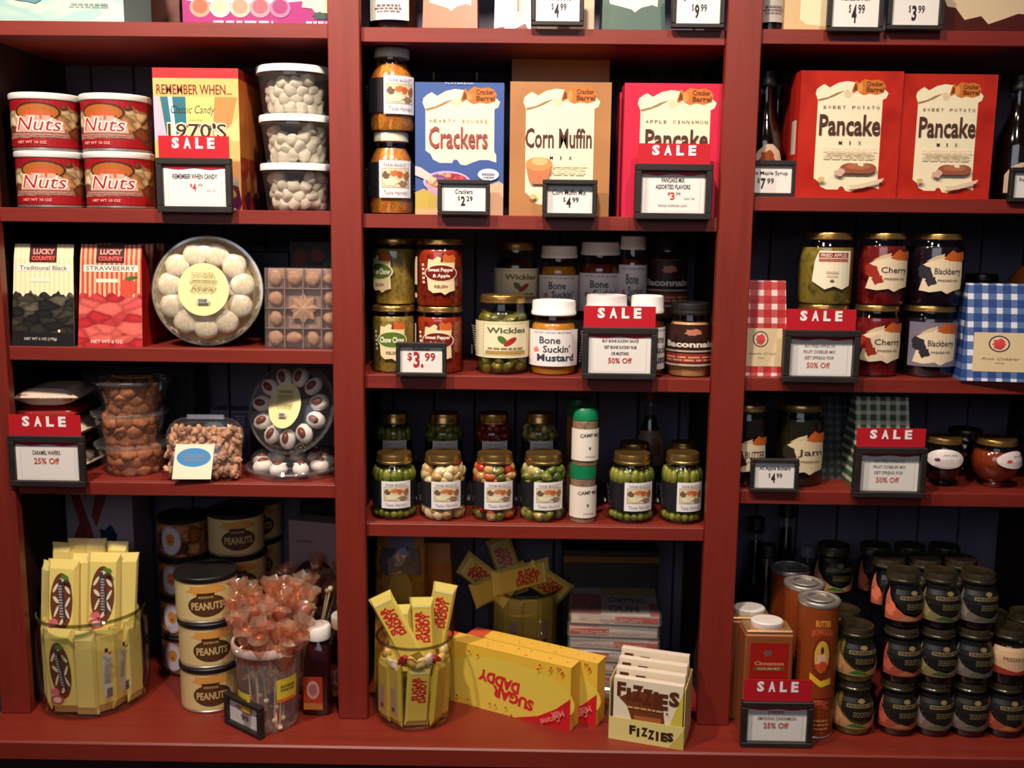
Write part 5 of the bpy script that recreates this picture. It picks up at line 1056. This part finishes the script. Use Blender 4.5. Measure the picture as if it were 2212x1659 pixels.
# stack of flat clear boxes
def flatbox(i, rz, dx):
    p = at(1330, 1400, .12); hgt = .0225; P = Vector((p.x + dx, .170, Z + i * (hgt + .001))); ww, dd = .082, .085
    t = thing('clear_candy_box', 'flat clear candy box with red and white card, %s from the bottom of its stack' % ORD[i], 'box', P, rz, 'flat clear candy boxes')
    MB().box(-ww, ww, -dd, dd, 0, hgt, clear((.96, .95, .94), .14, .06, .06)).obj('clear_case', t, bevel=.003)
    MB().box(-ww * .95, ww * .95, -dd * .93, dd * .93, .001, hgt * .8, mat((196, 184, 176), .4)).obj('inner_card', t)
    g = G(); g.rect(0, 0, .34, .62, (166, 30, 30)); g.rect(.34, .6, 1, 1, (180, 150, 80)); g.t('CHEWING', .42, .38, .86, .54, (60, 60, 64), .04); g.t('GUM', .42, .1, .78, .28, (60, 60, 64), .04); g.t('GUM', .06, .1, .26, .5, (206, 90, 80), .03); g.rect(.9, 0, 1, .4, (166, 60, 60)); g.build('card_print', t, onz(-ww * .95, ww * .95, -dd * .93, dd * .93, hgt * .8))
    g = G(); g.rect(0, .1, .45, .9, (190, 50, 46)) if i % 2 else g.rect(.5, .1, 1, .9, (190, 70, 60)); g.lines(.05, .2, .9, .7, 2, (226, 190, 180), i, .5); g.build('edge_print', t, flat(-ww * .94, ww * .94, -dd * .935, .003, hgt * .75))
for i in range(7): flatbox(i, R_(-7 + (i % 3) * 2.0 + (3 if i == 6 else 0)), (.0, .003, -.002, .002, .0, -.004, .0)[i])
carton('dark_display_box', 'dark box with a yellow top edge behind the flat clear boxes', 'box', 1215, 1420, 1190, Z, .225, .08, (34, 26, 26), lambda g: g.rect(0, .9, 1, .95, (110, 76, 20)))
# packets of drink tablets in a tray
def fizz(g):
    g.rect(0, 0, 1, 1, (232, 216, 188)); g.poly([(0, .05), (.12, .35), (.22, .1)], (236, 224, 150)); g.poly([(.8, 0), (.78, .2), (.9, .6), (1, .9), (1, 0)], (206, 184, 70))
    g.poly([(.08, .68), (.2, .56), (.36, .06), (.56, .04), (.84, .08), (.76, .24), (.72, .62), (.66, .82), (.3, .82)], (112, 56, 26)); g.poly([(.3, .42), (.4, .1), (.68, .12), (.7, .42)], (166, 96, 56)); g.blob(.53, .22, .1, .07, (200, 150, 110), 3)
    for ch, x, y, h, w_ in (('F', .05, .70, .24, .13), ('I', .19, .66, .2, .06), ('Z', .27, .66, .26, .16), ('Z', .42, .62, .26, .15), ('I', .58, .58, .28, .07), ('E', .66, .58, .26, .13), ('S', .80, .66, .24, .15)): g.t(ch, x, y, x + w_, y + h, (92, 44, 24), .05)
    g.lines(.2, .53, .75, .57, 1, (200, 160, 110), 3, .8); g.ell(.78, .53, .02, .012, (50, 40, 30)); g.ell(.12, .27, .015, .01, (190, 150, 90))
al_ = on(1314, 1594, Z); ar_ = on(1476, 1621, Z); fa = math.atan2(ar_.y - al_.y, ar_.x - al_.x); fw = (ar_ - al_).length; fn = Vector((-math.sin(fa), math.cos(fa), 0)); fd = Vector((math.cos(fa), math.sin(fa), 0))
FH = at(1405, 1455, al_.y + .02).z - Z
tr = thing('display_tray', 'pale yellow open-front display tray holding upright brown and white packets', 'tray', (al_ + ar_) / 2, fa)
CR = mat((222, 204, 140), .45); h = fw / 2; D = .085
m = MB(); m.box(-h, h, 0, .0012, 0, FH * .37, mat((206, 180, 90), .45)); m.box(-h, -h + .0012, .0012, D, 0, FH * .98, CR); m.box(h - .0012, h, .0012, D, 0, FH * .98, CR); m.box(-h, h, .0012, D, 0, .0012, CR); m.box(-h, h, D, D + .0012, 0, FH * .98, CR); m.obj('tray_body', tr)
g = G(); g.rect(0, 0, 1, 1, (222, 206, 130)); g.poly([(.55, 0), (.8, .0), (1, .9), (1, 0)], (200, 176, 84)); 
for ch, x, y, hh in (('F', .28, .34, .42), ('I', .38, .28, .4), ('Z', .44, .34, .4), ('Z', .53, .26, .42), ('I', .635, .24, .42), ('E', .70, .26, .4), ('S', .78, .30, .4)): g.t(ch, x, y, x + (.035 if ch == 'I' else .085), y + hh, (60, 30, 22), .06)
g.build('tray_print', tr, flat(-h, h, 0, 0, FH * .37))
for i in range(4):
    hh = FH * (1.0 + .085 * i); pz = .0045 + i * .0195
    t = thing('tablet_packet', 'brown and white drink tablet packet, %s in the yellow display tray' % ['front one', 'second', 'third', 'rearmost'][i], 'packet', (al_ + ar_) / 2 + fn * pz + Vector((0, 0, .0015)), fa, 'drink tablet packets')
    MB().box(-h + .006, h - .004, 0, .012, 0, hh, mat((226, 206, 190), .4)).obj('packet', t, bevel=.0006); g = G(); fizz(g); g.build('front_print', t, flat(-h + .006, h - .004, 0, 0, hh))
# ================================================================ RIGHT BAY, SECOND ROW
Z = ZS['R'][1]
def syr(g): g.poly([(0, 0), (0, .6), (.15, .85), (.4, 1), (.6, 1), (.85, .85), (1, .6), (1, 0)], (206, 176, 150)); g.blob(.45, .72, .22, .15, (150, 64, 24), 3); g.ell(.5, .3, .33, .25, (120, 116, 104)); g.lines(.3, .2, .7, .4, 2, (80, 76, 70), 2)
SYD = mat((20, 10, 10), .08, coat=.8)
jar('tall dark syrup bottle with arched label, left of the pancake boxes', 1612, 1692, 150, Z, .05, 'bottle', SYD, BLACKP, .12, .5, .9, [(-45, 50, .06, .42, syr, 'label')], name='syrup_bottle', cat='bottle', group='dark syrup bottles')
jar('dark syrup bottle hidden behind the first, between divider and pancake boxes', 1640, 1712, 180, Z, .16, 'bottle', SYD, BLACKP, .12, .5, .9, name='syrup_bottle', cat='bottle', group='dark syrup bottles')
jar('tall dark syrup bottle at the right edge beside the pancake boxes', 2150, 2238, 158, Z, .05, 'bottle', SYD, BLACKP, .12, .5, .9, [(-45, 50, .06, .3, syr, 'label')], name='syrup_bottle', cat='bottle', group='dark syrup bottles')
def cakes(g):
    for (x, y) in ((.52, .235), (.68, .235), (.60, .235)): g.ell(x, y, .10, .042, (150, 84, 58), 20)
    g.ell(.60, .25, .12, .025, (176, 106, 74), 20); g.blob(.62, .27, .03, .02, (236, 222, 190), 4); g.blob(.42, .2, .05, .03, (210, 170, 150), 5)
SWE = mottle([(168, 30, 20), (186, 44, 30), (146, 24, 16)], 10, .22, .6, .5)
sp_front = mixfront(SWE, 'SWEET POTATO', 'Pancake', 'MIX', cakes, su=(.15, .86), sv=(.05, .92), bigbox=(.20, .495, .80, .66))
carton('pancake_box', 'glossy red sweet potato pancake mix box, left of the pair', 'box', 1724, 1944, 153, Z, .024, .055, (186, 32, 22), sp_front, left=lambda g: (g.rect(0, 0, 1, 1, (196, 36, 26)), g.rect(.3, .35, .8, .62, (226, 206, 186))), rz=R_(0), group='sweet potato pancake boxes')
carton('pancake_box', 'glossy red sweet potato pancake mix box, right of the pair', 'box', 1942, 2146, 160, Z, .028, .055, (186, 32, 22), sp_front, rz=R_(0), group='sweet potato pancake boxes')
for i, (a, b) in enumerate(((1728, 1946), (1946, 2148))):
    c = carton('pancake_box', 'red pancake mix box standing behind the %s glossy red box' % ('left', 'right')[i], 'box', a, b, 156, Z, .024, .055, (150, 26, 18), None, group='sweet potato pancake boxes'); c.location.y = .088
price_tag('black framed price tag reading syrup 7.99, partly behind the divider', 1596, 1722, 346, 427, .024, draw=price('Pure Maple Syrup', '7', '99', .3, nu=(.1, .92), nv=(.62, .8), v=(.14, .54)))
price_tag('black framed price tag cut off by the right edge beside the pancake boxes', 2183, 2300, 362, 437, .0, draw=price('Sugar Cured Syrup', '5', '99', nu=(.12, .92), nv=(.62, .8), v=(.14, .54)))
# ================================================================ RIGHT BAY, THIRD ROW
Z = ZS['R'][2]
def bagfront(word):
    def f(g): g.rect(.14, .10, .92, .50, (214, 190, 150)); g.ell(.5, .385, .15, .085, (40, 40, 40), 24); g.ell(.5, .385, .13, .072, (226, 200, 170), 24); g.blob(.5, .395, .09, .045, (206, 70, 70), 3); g.blob(.5, .35, .07, .025, (190, 60, 60), 5); g.t(word, .26, .22, .78, .245, (120, 100, 84), .0, .3); g.t('MIX', .45, .18, .57, .195, (120, 100, 84))
    return f
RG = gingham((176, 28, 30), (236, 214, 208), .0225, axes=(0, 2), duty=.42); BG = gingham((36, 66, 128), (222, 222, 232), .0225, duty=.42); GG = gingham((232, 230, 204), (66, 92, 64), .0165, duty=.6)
bag('red gingham mix bag with cream label beside the middle divider', 1590, 1705, 606, Z, .03, .075, RG, bagfront('Apple Crisp'), name='gingham_bag', group='gingham mix bags', tw=.95, fold=.8)
bag('blue gingham mix bag with cream label at the right end', 2086, 2248, 613, Z, .0, .085, BG, bagfront('Fruit Cobbler'), rz=R_(-6), name='gingham_bag', group='gingham mix bags', tw=.8, fold=.78)
for i in (1, 2):
    pass
APB = mottle([(120, 104, 36), (150, 128, 56), (96, 84, 26)], 60, .2, .5, .5); CHE = mottle([(96, 14, 20), (130, 26, 26), (70, 10, 16)], 60, .18, .5, .6); BLK = mottle([(22, 12, 22), (36, 20, 32)], 60, .15, .5, .6)
def fruit(word, c, sc=(228, 206, 172)):
    def f(g):
        g.poly([(.1, .1), (.16, .35), (.08, .62), (.26, .75), (.46, .86), (.62, .84), (.9, .8), (.92, .4), (.9, .14), (.72, .1), (.6, .03), (.5, .1), (.3, .06)], sc)
        g.poly([(.5, .8), (.58, .92), (.66, 1), (.76, .94), (.92, .97), (.95, .82), (.9, .74), (.62, .76)], (190, 92, 36)); g.poly([(.2, .74), (.36, .86), (.52, .92), (.5, .84), (.36, .78)], (206, 180, 140))
        g.blob(.2, .5, .13, .17, c, 4); g.blob(.3, .32, .1, .12, c, 7); g.t(word, .36, .42, .86, .6, (70, 60, 60), .01); g.t('PRESERVES', .42, .3, .8, .35, (110, 96, 90), .01)
    return f
def fried(g): g.poly([(.0, .2), (.05, .7), (.14, .95), (.9, .95), (.9, .1), (.7, .0), (.5, .08), (.3, .0)], (236, 224, 196)); g.rect(.14, .78, .82, .90, (140, 30, 26)); g.t('FRIED APPLES', .18, .80, .78, .88, (236, 220, 200), .02); g.rect(.14, .68, .82, .76, (176, 96, 84)); g.lines(.3, .3, .6, .5, 2, (206, 190, 160), 2); g.ell(.45, .22, .05, .03, (120, 110, 60))
PA, RA, HA = cylfit(1715, 1834, 640, Z, .03); RA = .0455; HA = .1175
PB_, RB_, HB_ = cylfit(1862, 1942, 655, Z, .03); RB_ = .0360
PC, RC, HC = cylfit(1946, 2066, 655, Z, .03); RC = .0450
for i, nm in enumerate(('lower', 'upper')):
    jar('wide jar of golden fried apples, %s of two behind the sale tag' % nm, 0, 0, 0, 0, 0, 'straight', APB, GOLD, .10, .93, .86, [(-42, 44, .22, .78, fried, 'label')], group='preserve jars', fit=(Vector((PA.x, .03 + RA, Z + i * HA)), RA, HA), name='preserve_jar')
    jar('jar of dark red cherry preserves, %s of the middle stack' % nm, 0, 0, 0, 0, 0, 'straight', CHE, GOLD, .085, .93, .88, [(-66, 62, .18, .78, fruit('Cherry', (150, 40, 24)), 'label')], group='preserve jars', fit=(Vector((PB_.x - (.0 if i else .0) - .006 + i * .003, .03 + RB_ + .004, Z + i * HA)), RB_ + .0035, HA), name='preserve_jar')
    jar('jar of nearly black blackberry preserves, %s of its stack' % nm, 0, 0, 0, 0, 0, 'straight', BLK, GOLD, .085, .93, .88, [(-60, 48, .16, .78, lambda g: (g.rect(0, 0, 1, 1, (120, 110, 128)) if i == 0 else None, fruit('Blackberry', (44, 40, 50))(g)), 'label')], group='preserve jars', fit=(Vector((PC.x - .002 + i * .002, .03 + RC, Z + i * HA)), RC, HA), name='preserve_jar')
price_tag('sale price tag offering 50% Off between red bag and cherry preserves', 1694, 1858, 714, 827, -.012, sale=(1704, 1855, 669), thick=.018, draw=card([('BUY FRIED APPLES OR', .25, .72, .73, .80, GY), ('FRUIT COBBLER MIX', .23, .57, .74, .65, GY), ('GET SPREAD FOR', .25, .42, .72, .50, GY), ('50% Off', .29, .20, .66, .34, (206, 110, 104))]))
o = MB().lathe([(0, 0), (.03, 0), (.034, .01), (.03, .06), (.012, .09), (0, .092)], mat((190, 100, 30), .4), 24).obj('orange_squash', None, smooth=True, loc=(at(2215, 600, .17).x, .17, Z + .09)); tag(o, 'orange rounded object at the right edge above the blue gingham bag', 'ornament')
tag(MB().box(at(2150, 700, .17).x, .92, .135, .22, Z + .0005, Z + .0895, BLACKP).obj('dark_carton'), 'dark carton under the orange object behind the blue bag', 'box')
t = jar('shadowed jar row behind the preserves, only its lid glinting', 2075, 2150, 590, Z, .18, 'straight', BLK, mat((60, 54, 48), .3, .8), .1, .93, .88, name='preserve_jar', group='preserve jars')  # lid painted dull and dark to stand for the shade back there
# ================================================================ RIGHT BAY, FOURTH ROW
Z = ZS['R'][3]
jar('dark apple butter jar with orange-topped label against the divider', 1574, 1655, 865, Z, .03, 'straight', mat((30, 14, 10), .15, coat=.5), GOLD, .08, .93, .88, [(-60, 60, .16, .64, fruit('BUTTER', (60, 30, 24)), 'label')], name='preserve_jar', group='lower preserve jars')
jar('dark preserve jar with cream label, second from the divider', 1674, 1778, 862, Z, .035, 'straight', mat((34, 30, 12), .15, coat=.5), GOLD, .08, .93, .88, [(-60, 60, .14, .70, fruit('Jam', (40, 34, 26), (206, 186, 150)), 'label')], name='preserve_jar', group='lower preserve jars')
price_tag('black framed price tag reading 4.99 in front of the apple butter jars', 1622, 1726, 992, 1064, .0, draw=price('All Apple Butters', '4', '99', nu=(.12, .9), nv=(.66, .84), v=(.2, .58)))
P = on(1905, 1058, Z)
b = bag('green gingham mix bag with white checks behind its sale tag', 1858, 1985, 856, Z, .018, .12, GG, None, name='gingham_bag', group='gingham mix bags', tw=.92, fold=.62)
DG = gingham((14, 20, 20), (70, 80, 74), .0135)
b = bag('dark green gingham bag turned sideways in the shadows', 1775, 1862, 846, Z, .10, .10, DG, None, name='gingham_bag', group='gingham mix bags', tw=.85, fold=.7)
price_tag('sale price tag offering 50% Off in front of the green gingham bag', 1848, 2002, 968, 1076, -.012, sale=(1856, 2006, 928), thick=.018, draw=card([('BUY FRIED APPLES OR', .25, .74, .76, .82, GY), ('FRUIT COBBLER MIX', .23, .59, .78, .67, GY), ('GET SPREAD FOR', .25, .44, .74, .52, GY), ('50% Off', .29, .22, .68, .36, (206, 110, 104))]))
def gob(c): return lambda g: (g.ell(.5, .5, .5, .5, (222, 208, 204), 30), g.t('Jam Jelly', .42, .62, .82, .78, (120, 110, 120), .01, .3), g.blob(.3, .45, .07, .1, c, 3))
jar('footed dark jam jar with white oval label beside the sale tag', 1994, 2080, 935, Z, .035, 'goblet', mat((24, 10, 14), .12, coat=.6), GOLD, .12, .86, .84, [(-70, 40, .42, .80, gob((90, 60, 80)), 'label')], name='jam_jar', group='footed jam jars')
jar('footed reddish-brown jam jar with white oval label near the right edge', 2098, 2200, 937, Z, .03, 'goblet', mottle([(124, 44, 22), (146, 58, 30)], 40, .15, .5, .6), GOLD, .12, .84, .84, [(-22, 78, .46, .80, gob((190, 70, 60)), 'label')], name='jam_jar', group='footed jam jars')
jar('footed jam jar in the shadows behind the reddish-brown one', 2040, 2125, 918, Z, .14, 'goblet', mat((20, 8, 12), .12, coat=.6), mat((80, 70, 60), .3, .8), .12, .84, .84, name='jam_jar', group='footed jam jars')  # lid toned down from the gold ones, shade put into its colour
jar('footed jam jar cut off by the right edge, in shadow', 2180, 2262, 915, Z, .13, 'goblet', mat((20, 8, 12), .12, coat=.6), mat((80, 70, 60), .3, .8), .12, .84, .84, name='jam_jar', group='footed jam jars')  # same darkened lid, shade painted into the metal colour
# ================================================================ RIGHT BAY, DECK
Z = ZS['R'][4]
def midz(px, py, r, z=None):
    p = on(px, py, Z); yc = p.y + r; return Vector((at(px, rod(Z, yc, px), yc).x, yc, Z))
# dark bottles at the back left
for i, (px, yy, hh, r) in enumerate(((1628, .24, .30, .034), (1692, .25, .33, .034), (1655, .17, .27, .033), (1742, .23, .25, .034))):
    P = Vector((at(px, 1250, yy).x, yy, Z)); 
    jar('dark glass bottle in the back left corner, %s' % ('leftmost', 'tallest one', 'nearest one', 'rightmost, with grey cap')[i], 0, 0, 0, 0, 0, 'bottle', mat((14, 12, 16), .1, coat=.7), BLACKP if i < 3 else mat((110, 112, 126), .4), .09, .46, .9, name='dark_bottle', cat='bottle', group='dark bottles at the back', fit=(P, r, hh))
# tall cinnamon tins
COP = mat((150, 84, 48), .35, .2)
def spice(label, px0, px1, pyb, H, fr):
    a = on(px0, pyb, Z); b = on(px1, pyb, Z); W = b.x - a.x; D = .05; h = W / 2
    t = thing('spice_tin', label, 'tin', ((a.x + b.x) / 2, a.y, Z), 0, 'rectangular spice tins')
    MB().box(-h, h, 0, D, 0, H - .012, COP).obj('tin_body', t, bevel=.003); MB().box(-h * .96, h * .96, .0015, D - .0015, H - .012, H - .006, mat((196, 150, 100), .3, .6)).obj('tin_shoulder', t, bevel=.002)
    MB().lathe([(0, H - .006), (.026, H - .006), (.027, H - .004), (.027, H + .003), (.025, H + .005), (0, H + .005)], mat((226, 214, 206), .4), 30, None, 0, D / 2, .8).obj('white_cap', t, smooth=True)
    if fr:
        g = G(); g.rect(0, 0, 1, 1, (158, 26, 20)); g.ell(.45, .8, .11, .06, (110, 84, 70)); g.t('Cinnamon', .12, .56, .88, .64, (214, 140, 100), .03); g.rect(.1, .46, .9, .53, (110, 84, 50)); g.t('GOURMET', .2, .47, .8, .52, (214, 170, 120), .02)
        g.build('red_label', t, flat(-h * .78, h * .8, 0, H * .40, H * .86))
    return t
hh = at(1650, 1350, on(1650, 1590, Z).y + .01).z - Z
spice('rectangular spice tin with red label and white cap, front one', 1600, 1703, 1590, hh, True)
t = spice('rectangular spice tin with white cap, behind the red-labelled one', 1600, 1690, 1590, hh, False); t.location.y += .056; t.location.x -= .012
# round orange-brown cans
def cocoa(g):
    g.rect(0, 0, 1, 1, (134, 58, 20)); g.t('BUTTER', .40, .86, .60, .91, (226, 150, 50), .03); g.t('BROWN SUGAR', .36, .78, .64, .83, (206, 90, 60), .02, 0, 0, .02); g.ell(.5, .62, .125, .17, (120, 40, 20), 24); g.ell(.5, .63, .095, .125, (206, 160, 60), 24); g.blob(.5, .6, .06, .06, (214, 170, 150), 3); g.ell(.5, .68, .02, .03, (80, 40, 30)); g.blob(.5, .55, .07, .04, (190, 70, 40), 5)
    g.poly([(.36, .50), (.5, .44), (.64, .46), (.64, .41), (.5, .39), (.36, .45)], (226, 176, 40)); g.rect(.3, .3, .7, .36, (140, 54, 26)); g.t('TOPPING', .38, .2, .62, .27, (206, 90, 60), .03, 0, 0, .02); g.lines(.35, .05, .65, .15, 3, (196, 130, 80), 3)
CH = mat((214, 204, 194), .34, .8)
for i, (px, pyt, dy, lb) in enumerate(((1771, 1290, 0, 'front one'), (1716, 1255, .075, 'second'), (1672, 1228, .15, 'third, in shadow'))):
    P = midz(1752, 1598, .034); 
    if i: P = Vector((P.x - .004 * i, P.y + dy, Z))
    H = at(1771, 1290, midz(1752, 1598, .034).y).z - Z
    t = tin('tall round orange-brown can with shiny metal top, %s of its row' % lb, 0, 0, 0, 0, 0, mat((126, 52, 18), .3), CH, .03, cocoa, (-110, 110), 'tall orange-brown cans', fit=(P, .034, H), name='tall_can', cat='can', rim=CH)
    MB().lathe([(.018, H + .0005), (.022, H + .002), (.024, H + .0005)], CH, 24).obj('lid_ring', t, smooth=True)
price_tag('sale price tag offering 25% Off in front of the spice tins', 1602, 1757, 1518, 1617, on(1680, 1617, Z).y + .001, sale=(1610, 1757, 1472), thick=.012, draw=lambda g: (g.lines(.32, .80, .65, .90, 1, (160, 140, 124), 2, .8), card([('SMOKING CINNAMON', .18, .62, .82, .71, (150, 130, 124)), ('25% Off', .28, .38, .70, .54, (190, 100, 90))])(g)))
# pyramid of small dark jam jars
DKJ = [mat((26, 12, 20), .12, coat=.7), mat((40, 10, 14), .12, coat=.7), mat((18, 16, 22), .12, coat=.7)]
GRJ = mottle([(120, 108, 36), (150, 128, 50)], 50, .2, .5, .5)
BLID = mottle([(62, 52, 34), (38, 33, 24)], 60, .28, .6, .4)
def jl(c1, c2, green=False):
    def f(g):
        g.poly([(0, 0), (0, .9), (.08, .7), (.2, .42), (.4, .2), (.62, .12), (.85, .22), (1, .5), (1, 0)], c1); g.poly([(.3, .05), (.45, .17), (.62, .1), (.75, .02)], c2); g.blob(.12, .3, .1, .2, tuple(min(255, int(k * 1.25)) for k in c1), 5)
        g.poly([(.18, 1), (.2, .55), (.35, .3), (.6, .2), (.85, .35), (.96, .6), (.97, 1)] if green else [(.05, 1), (.06, .6), (.2, .32), (.4, .19), (.62, .16), (.85, .26), (.97, .5), (.98, 1)], (22, 20, 18)); g.rect(.3, .62, .92, .72, (132, 112, 72)); g.t('PRESERVES', .33, .635, .89, .705, (40, 34, 26), .02); g.ell(.6, .8, .08, .06, (132, 112, 72)); g.lines(.42, .36, .82, .54, 3, (112, 96, 62), 3)
    return f
PEA = jl((150, 70, 52), (166, 110, 64)); PEA2 = jl((186, 96, 70), (176, 130, 84), True); GRE = jl((128, 112, 74), (56, 84, 40)); WHT = jl((108, 98, 92), (88, 92, 64)); GRN2 = jl((176, 128, 84), (50, 104, 42), True)
JH, JR = .0935, .0325
Pf = midz(1932, 1594, JR)
dx = at(2013, 1500, Pf.y).x - at(1935, 1500, Pf.y).x
colx = [Pf.x + k * dx * .985 for k in range(5)]
cnt = 0
CN = ['first', 'second', 'third', 'fourth', 'fifth']
for k in range(5):
    for d in range(3):
        top = 3 if k <= 2 else 2
        for l in range(top):
            if d > 0 and l < top - 1 : continue
            if d == 2 and k > 3: continue
            lf = [PEA, WHT, WHT, PEA, GRE][k] if l != 1 else [PEA, GRE, WHT, (lambda g: (g.rect(0, .1, 1, .85, (206, 170, 130)), g.poly([(0, .1), (1, .1), (1, .3), (.5, .2), (0, .35)], (150, 50, 40)), g.t('PRESERVES', .25, .5, .75, .6, (110, 70, 50), .02))), GRE][k]
            if l == 2: lf = [PEA2, GRE, WHT][k]
            x = colx[k] + (.002 if l == 2 else 0) * (k - 1); y = Pf.y + d * .068 + (0 if l < 2 else .006)
            jar('small dark jam jar, column %s from the left, %s layer, %s' % (CN[k], ['bottom', 'middle', 'top'][l], ['front', 'second deep', 'third deep'][d]), 0, 0, 0, 0, 0, 'jam', DKJ[(k + l) % 3], BLID, .16, .86, .84, [(-72, 66, .16, .80, lf, 'label')], name='jam_jar', group='stacked small jam jars', fit=(Vector((x, y, Z + l * (JH + .0006))), JR, JH), rz=R_((-4 + 3 * l + 2 * k) % 9 - 4 + (8 if l == 2 and k == 0 else 0)), cat='jar')
            cnt += 1
gx = at(1843, 1500, Pf.y).x
for d in range(3):
    for l in range(2 if d < 2 else 3):
        if d and l == 0: continue
        jar('small golden-green jam jar left of the dark pyramid, %s layer, %s' % (['bottom', 'upper', 'third'][l], ['front', 'second deep', 'third deep'][d]), 0, 0, 0, 0, 0, 'jam', GRJ if d == 0 or l < 2 else DKJ[0], BLID, .16, .86, .84, [(-72, 66, .16, .80, GRN2, 'label')], name='jam_jar', group='stacked golden jam jars', fit=(Vector((gx - (.002 * l) , Pf.y + .002 + d * .068, Z + l * (JH + .0006))), JR + .0015, JH), rz=R_(-3))
